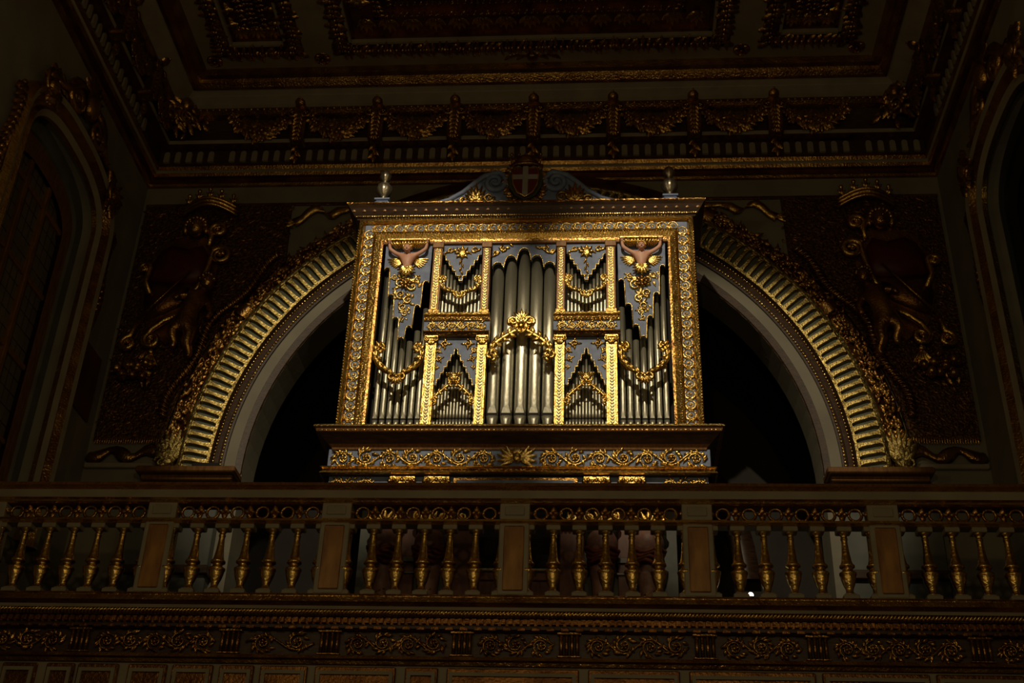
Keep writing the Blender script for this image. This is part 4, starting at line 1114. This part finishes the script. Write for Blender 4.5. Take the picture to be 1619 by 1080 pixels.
    for q in (-1, 1):
        mb = MB()
        for k, (dx_, dz, R_) in enumerate(((.12, 8.20, .04), (.19, 8.12, .03), (.17, 8.02, .03), (.195, 7.92, .02))):
            mb.spiral(cx + q * dx_, dz, R_, R_ * .25, PI / 2 * q, 1.3 * (1 if k % 2 else -1), 11.02, R_ * .3, R_ * .2, 12, 5, R_ * .25)
            for j in range(4): a = j * 1.57 + k; mb.leaf(cx + q * dx_ + R_ * .6 * cos(a), dz + R_ * .6 * sin(a), a, R_ * 1.3, R_ * .7, 11.025, R_ * .4)
        part('leaf_carving', mb, 'gold', sh)
    branch('pipe_chevron', [(0, 7.73), (.05, 7.69), (.10, 7.645), (.15, 7.60), (.19, 7.55), (.205, 7.50)], .022, 11.0, 'down')
    mb = MB(); mb.tube([(cx - .075, 10.985, 7.80), (cx, 10.97, 7.795), (cx + .075, 10.985, 7.80)], .013, 6)
    for k in range(7): mb.ell((cx - .075 + .025 * k, 10.975, 7.818), .013, .013, .015, 6, 4)
    part('chevron_crown', mb, 'gold_bright', org)
    # swag over the side bay
    cx = (s_ * 1.53 + s_ * 1.015) / 2
    branch('pipe_garland', [(0, 7.775), (.05, 7.81), (.11, 7.85), (.17, 7.89), (.215, 7.95), (.24, 8.02), (.232, 8.09), (.205, 8.13)], .031, 10.985, 'up')
# centre chevron with palmette
cx = 0.0
branch('pipe_chevron', [(0, 8.37), (.06, 8.33), (.13, 8.28), (.20, 8.23), (.27, 8.17), (.315, 8.10), (.31, 8.03)], .037, 10.985, 'down')
mb = MB()
for k in range(7): mb.leaf(0, 8.44, PI / 2 + (k - 3) * .36, .15 - .012 * abs(k - 3), .045, 10.95, .03)
for q in (-1, 1): mb.spiral(q * .085, 8.43, .055, .014, -PI / 2 + q * .6, 1.5 * q, 10.95, .022, .012, 16, 6, .018)
mb.ell((0, 10.94, 8.42), .04, .03, .045); part('palmette', mb, 'gold_bright', org)

# ---- crest on top of the case
YC = 10.92
crest = MB()
def vol_outline(s_):
    top_ = [(.98, 10.0), (.80, 10.06), (.66, 10.15), (.54, 10.26), (.44, 10.35), (.34, 10.395), (.25, 10.38), (.20, 10.33), (.18, 10.25), (.18, 10.0)]
    pl = [(s_ * x, z) for x, z in top_]
    return pl if s_ < 0 else pl
cr_ = empty('crest', (0, YC, 9.915)); cr_.parent = org; cr_.location = Vector((0, YC, 9.915)) - org.location; cr_.scale = (1.06, 1, 1.17); cr_['label'] = 'blue scrolled pediment with a red shield'
for s_ in (-1, 1):
    mb = MB(); mb.poly(vol_outline(s_), YC - .02, YC + .05)
    v_ = part('volute_board', mb, 'blue_paint', cr_, loc=(0, 0, -.085))
    mb = MB()
    pts = [(s_ * x, YC - .03, z) for x, z in [(.98, 10.01), (.80, 10.065), (.66, 10.15), (.54, 10.26), (.44, 10.34)]]
    for i in range(22):
        t = i / 21; a = PI * .55 + 1.6 * 2 * PI * t * -1 if s_ > 0 else PI * .45 + 1.6 * 2 * PI * t
        a = PI / 2 + (.35 if s_ > 0 else -.35) + (1 if s_ > 0 else -1) * 1.6 * 2 * PI * t
        R_ = .125 * (1 - .8 * t); pts.append((s_ * .325 + R_ * cos(a), YC - .03 - .02 * t, 10.265 + R_ * sin(a)))
    mb.tube(pts, [.020 + .012 * min(1, i / 5) - .014 * max(0, (i - 5) / 22) for i in range(len(pts))], 7)
    part('volute_rib', mb, 'blue_paint', cr_, loc=(0, 0, -.085))
    mb = MB()
    for k in range(7): mb.leaf(s_ * .52, 10.06, PI / 2 + (k - 3) * .38, .20 - .025 * abs(k - 3), .06, YC - .03, .035)
    for k in range(5): mb.leaf(s_ * .52, 10.04, PI / 2 + (k - 2) * .7, .10, .05, YC - .05, .03)
    mb.spiral(s_ * .38, 10.08, .06, .015, 0, 1.3 * s_, YC - .04, .018, .01, 14, 5, .014); mb.spiral(s_ * .66, 10.05, .05, .014, PI, -1.3 * s_, YC - .04, .016, .009, 14, 5, .014)
    for k in range(4): mb.leaf(s_ * (.70 + .05 * k), 10.03, (0 if s_ > 0 else PI) + s_ * .3, .08, .035, YC - .03, .02)
    part('leaf_spray', mb, 'gold', cr_, loc=(0, 0, -.085))
sh_o = [(-.13, 10.40), (.13, 10.40), (.14, 10.30), (.125, 10.20), (.08, 10.11), (0, 10.06), (-.08, 10.11), (-.125, 10.20), (-.14, 10.30)]
mb = MB(); mb.poly([(x * 1.35, (z - 10.25) * 1.12 + 10.25) for x, z in sh_o][::-1], YC - .05, YC + .03); part('shield_mantle', mb, 'green_paint', cr_, loc=(0, 0, -.085))
mb = MB(); mb.poly(sh_o[::-1], YC - .08, YC - .03); sf = part('shield', mb, 'crest_red', cr_, 'dark red shield with a white cross', loc=(0, 0, -.085))
mb = MB(); mb.box(-.030, .030, YC - .09, YC - .07, 10.07, 10.42, .004); mb.box(-.135, .135, YC - .0885, YC - .07, 10.265, 10.32, .003); part('white_cross', mb, 'white_paint', cr_, loc=(0, 0, -.085))
mb = MB(); mb.tube([(x, YC - .08, z) for x, z in sh_o + sh_o[:1]], .011, 6); part('shield_rim', mb, 'gold_bright', cr_, loc=(0, 0, -.085))
random.seed(6); mb = MB()
for k in range(46):
    a = 2 * PI * k / 46; mb.leaf(.185 * cos(a), 10.26 + .22 * sin(a), a + random.uniform(-1, 1), .075, .04, YC - .04, .025)
part('leaf_surround', mb, 'gold_old', cr_, loc=(0, 0, -.085))
mb = MB(); mb.tube([(.15 * cos(PI * i / 10), YC - .03 - .07 * sin(PI * i / 10), 10.45) for i in range(11)], .022, 6)
for k in range(5):
    x = -.14 + .07 * k; mb.tube([(x, YC - .07, 10.46), (x * 1.1, YC - .07, 10.55)], [.022, .01], 6); mb.ell((x * 1.1, YC - .07, 10.575), .02, .02, .02, 6, 4)
    for q in (-1, 1): mb.leaf(x, 10.48, PI / 2 + q * .7, .07, .035, YC - .08)
mb.ell((0, YC - .06, 10.50), .12, .06, .07, 10, 6)
part('crest_crown', mb, 'gold_old', cr_, loc=(0, 0, -.085))
# ---- finials
fp = [(.045, .0), (.055, .0), (.055, .02), (.025, .035), (.02, .05), (.035, .065), (.068, .10), (.080, .14), (.074, .18), (.05, .21), (.028, .225), (.022, .24), (.03, .25), (.05, .275), (.058, .305), (.05, .34), (.03, .365), (.012, .38), (.004, .39)]
for s_ in (-1, 1):
    mb = MB(); mb.lathe([(r * 1.12, z * 1.17) for r, z in fp], 24, (0, 0, .10), 8, .06)
    f_ = part('finial', mb, 'silver_gilt', org, loc=(s_ * 1.60, 10.95, 9.915))
    mb = MB(); mb.lathe([(.15, 0), (.14, .015), (.10, .06), (.09, .075), (.12, .08), (.12, .10)], 4, smooth=False); o = child('plinth', mb.mesh('plinth', ['blue_paint']), f_, (0, 0, 0), (0, 0, PI / 4))

# ---- lower case behind the balustrade: side panels, keyboard niche, four carved supports
mb = MB()
mb.box(-1.55, -.66, 11.30, 11.7, 4.98, 6.5); mb.box(.66, 1.55, 11.30, 11.7, 4.98, 6.5); mb.box(-.66, .66, 11.55, 11.7, 4.98, 6.5)
part('lower_case', mb, 'slate_paint', org)
mb = MB(); mb.box(-.66, .66, 11.30, 11.55, 5.72, 5.80, .006); mb.box(-.66, .66, 11.34, 11.55, 5.55, 5.72); kd = part('keydesk', mb, 'wood_red', org)
mb = MB()
mb.box(-.62, .62, 11.53, 11.55, 5.8, 6.5); part('keydesk_back', mb, 'black', kd)
mb = MB()
mb.box(-.5, .5, 11.26, 11.31, 5.805, 5.825, .003); part('keyboard', mb, 'ivory', kd)
for s_ in (-1, 1):
    mb = MB(); x0, x1 = sorted((s_ * .42, s_ * .66)); mb.box(x0, x1, 11.22, 11.40, 5.3, 6.20, .01); ck = part('keydesk_cheek', mb, 'wood_red', org)
    mb = MB(); mb.box(x0 - .015, x1 + .015, 11.19, 11.40, 6.20, 6.25, .008)
    for k in range(6): mb.ell((x0 + .02 + k * .04, 11.19, 6.215), .02, .02, .02, 6, 4)
    part('cheek_capital', mb, 'gold', ck)
    mb = MB(); mb.spiral((x0 + x1) / 2, 6.33, .05, .015, PI, 1.4, 11.2, .02, .012, 14, 6, .015); mb.tube([((x0 + x1) / 2, 11.2, 6.25), ((x0 + x1) / 2 - .04, 11.2, 6.36), ((x0 + x1) / 2 - .03, 11.2, 6.42)], .018, 6)
    part('scroll_bracket', mb, 'gold_bright', ck)
for s_ in (-1, 1):
    for i, xc in enumerate((.83, 1.27)):
        x = s_ * xc
        mb = MB(); mb.lathe([(.07, 0), (.09, .0), (.09, .06), (.06, .09), (.075, .3), (.10, .6), (.12, .78), (.13, .86), (.11, .9)], 14, (x, 11.18, 5.0))
        sp = part('carved_support', mb, 'flesh_dull', org, 'reddish carved support with draped bulb')
        mb = MB(); mb.ell((x, 11.14, 6.03), .15, .15, .155, 16, 10); part('bulb', mb, 'flesh_dull', sp)
        mb = MB()
        for j in range(4): mb.tube([(x + (.155 - .01 * j) * cos(PI + PI * k / 12), 11.14 + (.165 - .008 * j) * sin(PI + PI * k / 12), 5.97 - .035 * j - .06 * sin(PI * k / 12) + .02 * sin(k + j)) for k in range(13)], .022, 6)
        part('drapery', mb, 'red_bole', sp)
        mb = MB()
        for q in (-1, 1): mb.spiral(x + q * .12, 6.28, .055, .015, PI / 2, -1.4 * q, 11.08, .02, .012, 14, 6, .02)
        for k in range(5): mb.leaf(x, 6.18, PI / 2 + (k - 2) * .5, .16, .06, 11.03, .03)
        mb.box(x - .16, x + .16, 11.03, 11.2, 6.34, 6.50, .012)
        part('support_capital', mb, 'gold', sp)
        mb = MB()
        for k in range(8): mb.tube([(x + .085 * cos(PI + PI * t / 6), 11.18 + .09 * sin(PI + PI * t / 6), 5.12 + .09 * k + .018 * t) for t in range(7)], .009, 5)
        part('ribbon', mb, 'gold_old', sp)
    mb = MB(); mb.box(s_ * 1.05 - .07, s_ * 1.05 + .07, 11.22, 11.3, 4.98, 6.5, .006); o = part('lower_post', mb, 'wood_red', org)
    for za, zb in ((5.86, 5.92), (5.74, 5.77)): mb = MB(); mb.box(s_ * 1.05 - .085, s_ * 1.05 + .085, 11.2, 11.3, za, zb, .006); part('post_band', mb, 'lamp_metal', o)

# ================================================================ SMALL THINGS
# little lamp glowing on the gallery behind the right balusters
p = at(1187, 944, 10.4)
lm_ = empty('lamp', (p.x, p.y, 4.98), 'small bright lamp glowing behind the balusters right of the organ', 'lamp')
hb = p.z - 4.98
mb = MB(); mb.lathe([(.06, 0), (.06, .015), (.015, .025), (.012, max(.04, hb - .06)), (.012, max(.05, hb - .05))], 12); put('stand', mb.mesh('stand', ['lamp_metal']), lm_, lm_.location)
mb = MB(); mb.lathe([(.012, -.05), (.03, -.04), (.034, -.01), (.034, .0)], 12); put('lamp_head', mb.mesh('lamp_head', ['lamp_metal']), lm_, p)
mb = MB(); mb.ell((0, -.012, .012), .024, .024, .026, 10, 7); put('bulb', mb.mesh('bulb', ['lamp_glow']), lm_, p)
# thin dark case lying on the left impost slab
mb = MB(); a = at(312, 752, 11.98); mb.box(-.02, .28, -.06, .06, 0, .045, .01); 
bx_ = part('dark_case', mb, 'black', loc=(AX - 3.62, 11.98, ZS - .03)); tag(bx_, 'thin black case lying on the slab at the left foot of the arch', 'case')
# plain plaster piers behind the balustrade left and right
for s_, lab in ((-1, 'left'), (1, 'right')):
    mb = MB(); x0, x1 = sorted((s_ * 3.3, s_ * 4.3)); mb.box(x0, x1, 12.05, 12.2, 4.98, 7.08, .01); part('plaster_pier', mb, 'slate_paint', span)
    mb = MB(); mb.box(x0 - .03, x1 + .03, 12.0, 12.2, 6.02, 6.12, .01); part('dado_rail', mb, 'wood_dark', span)
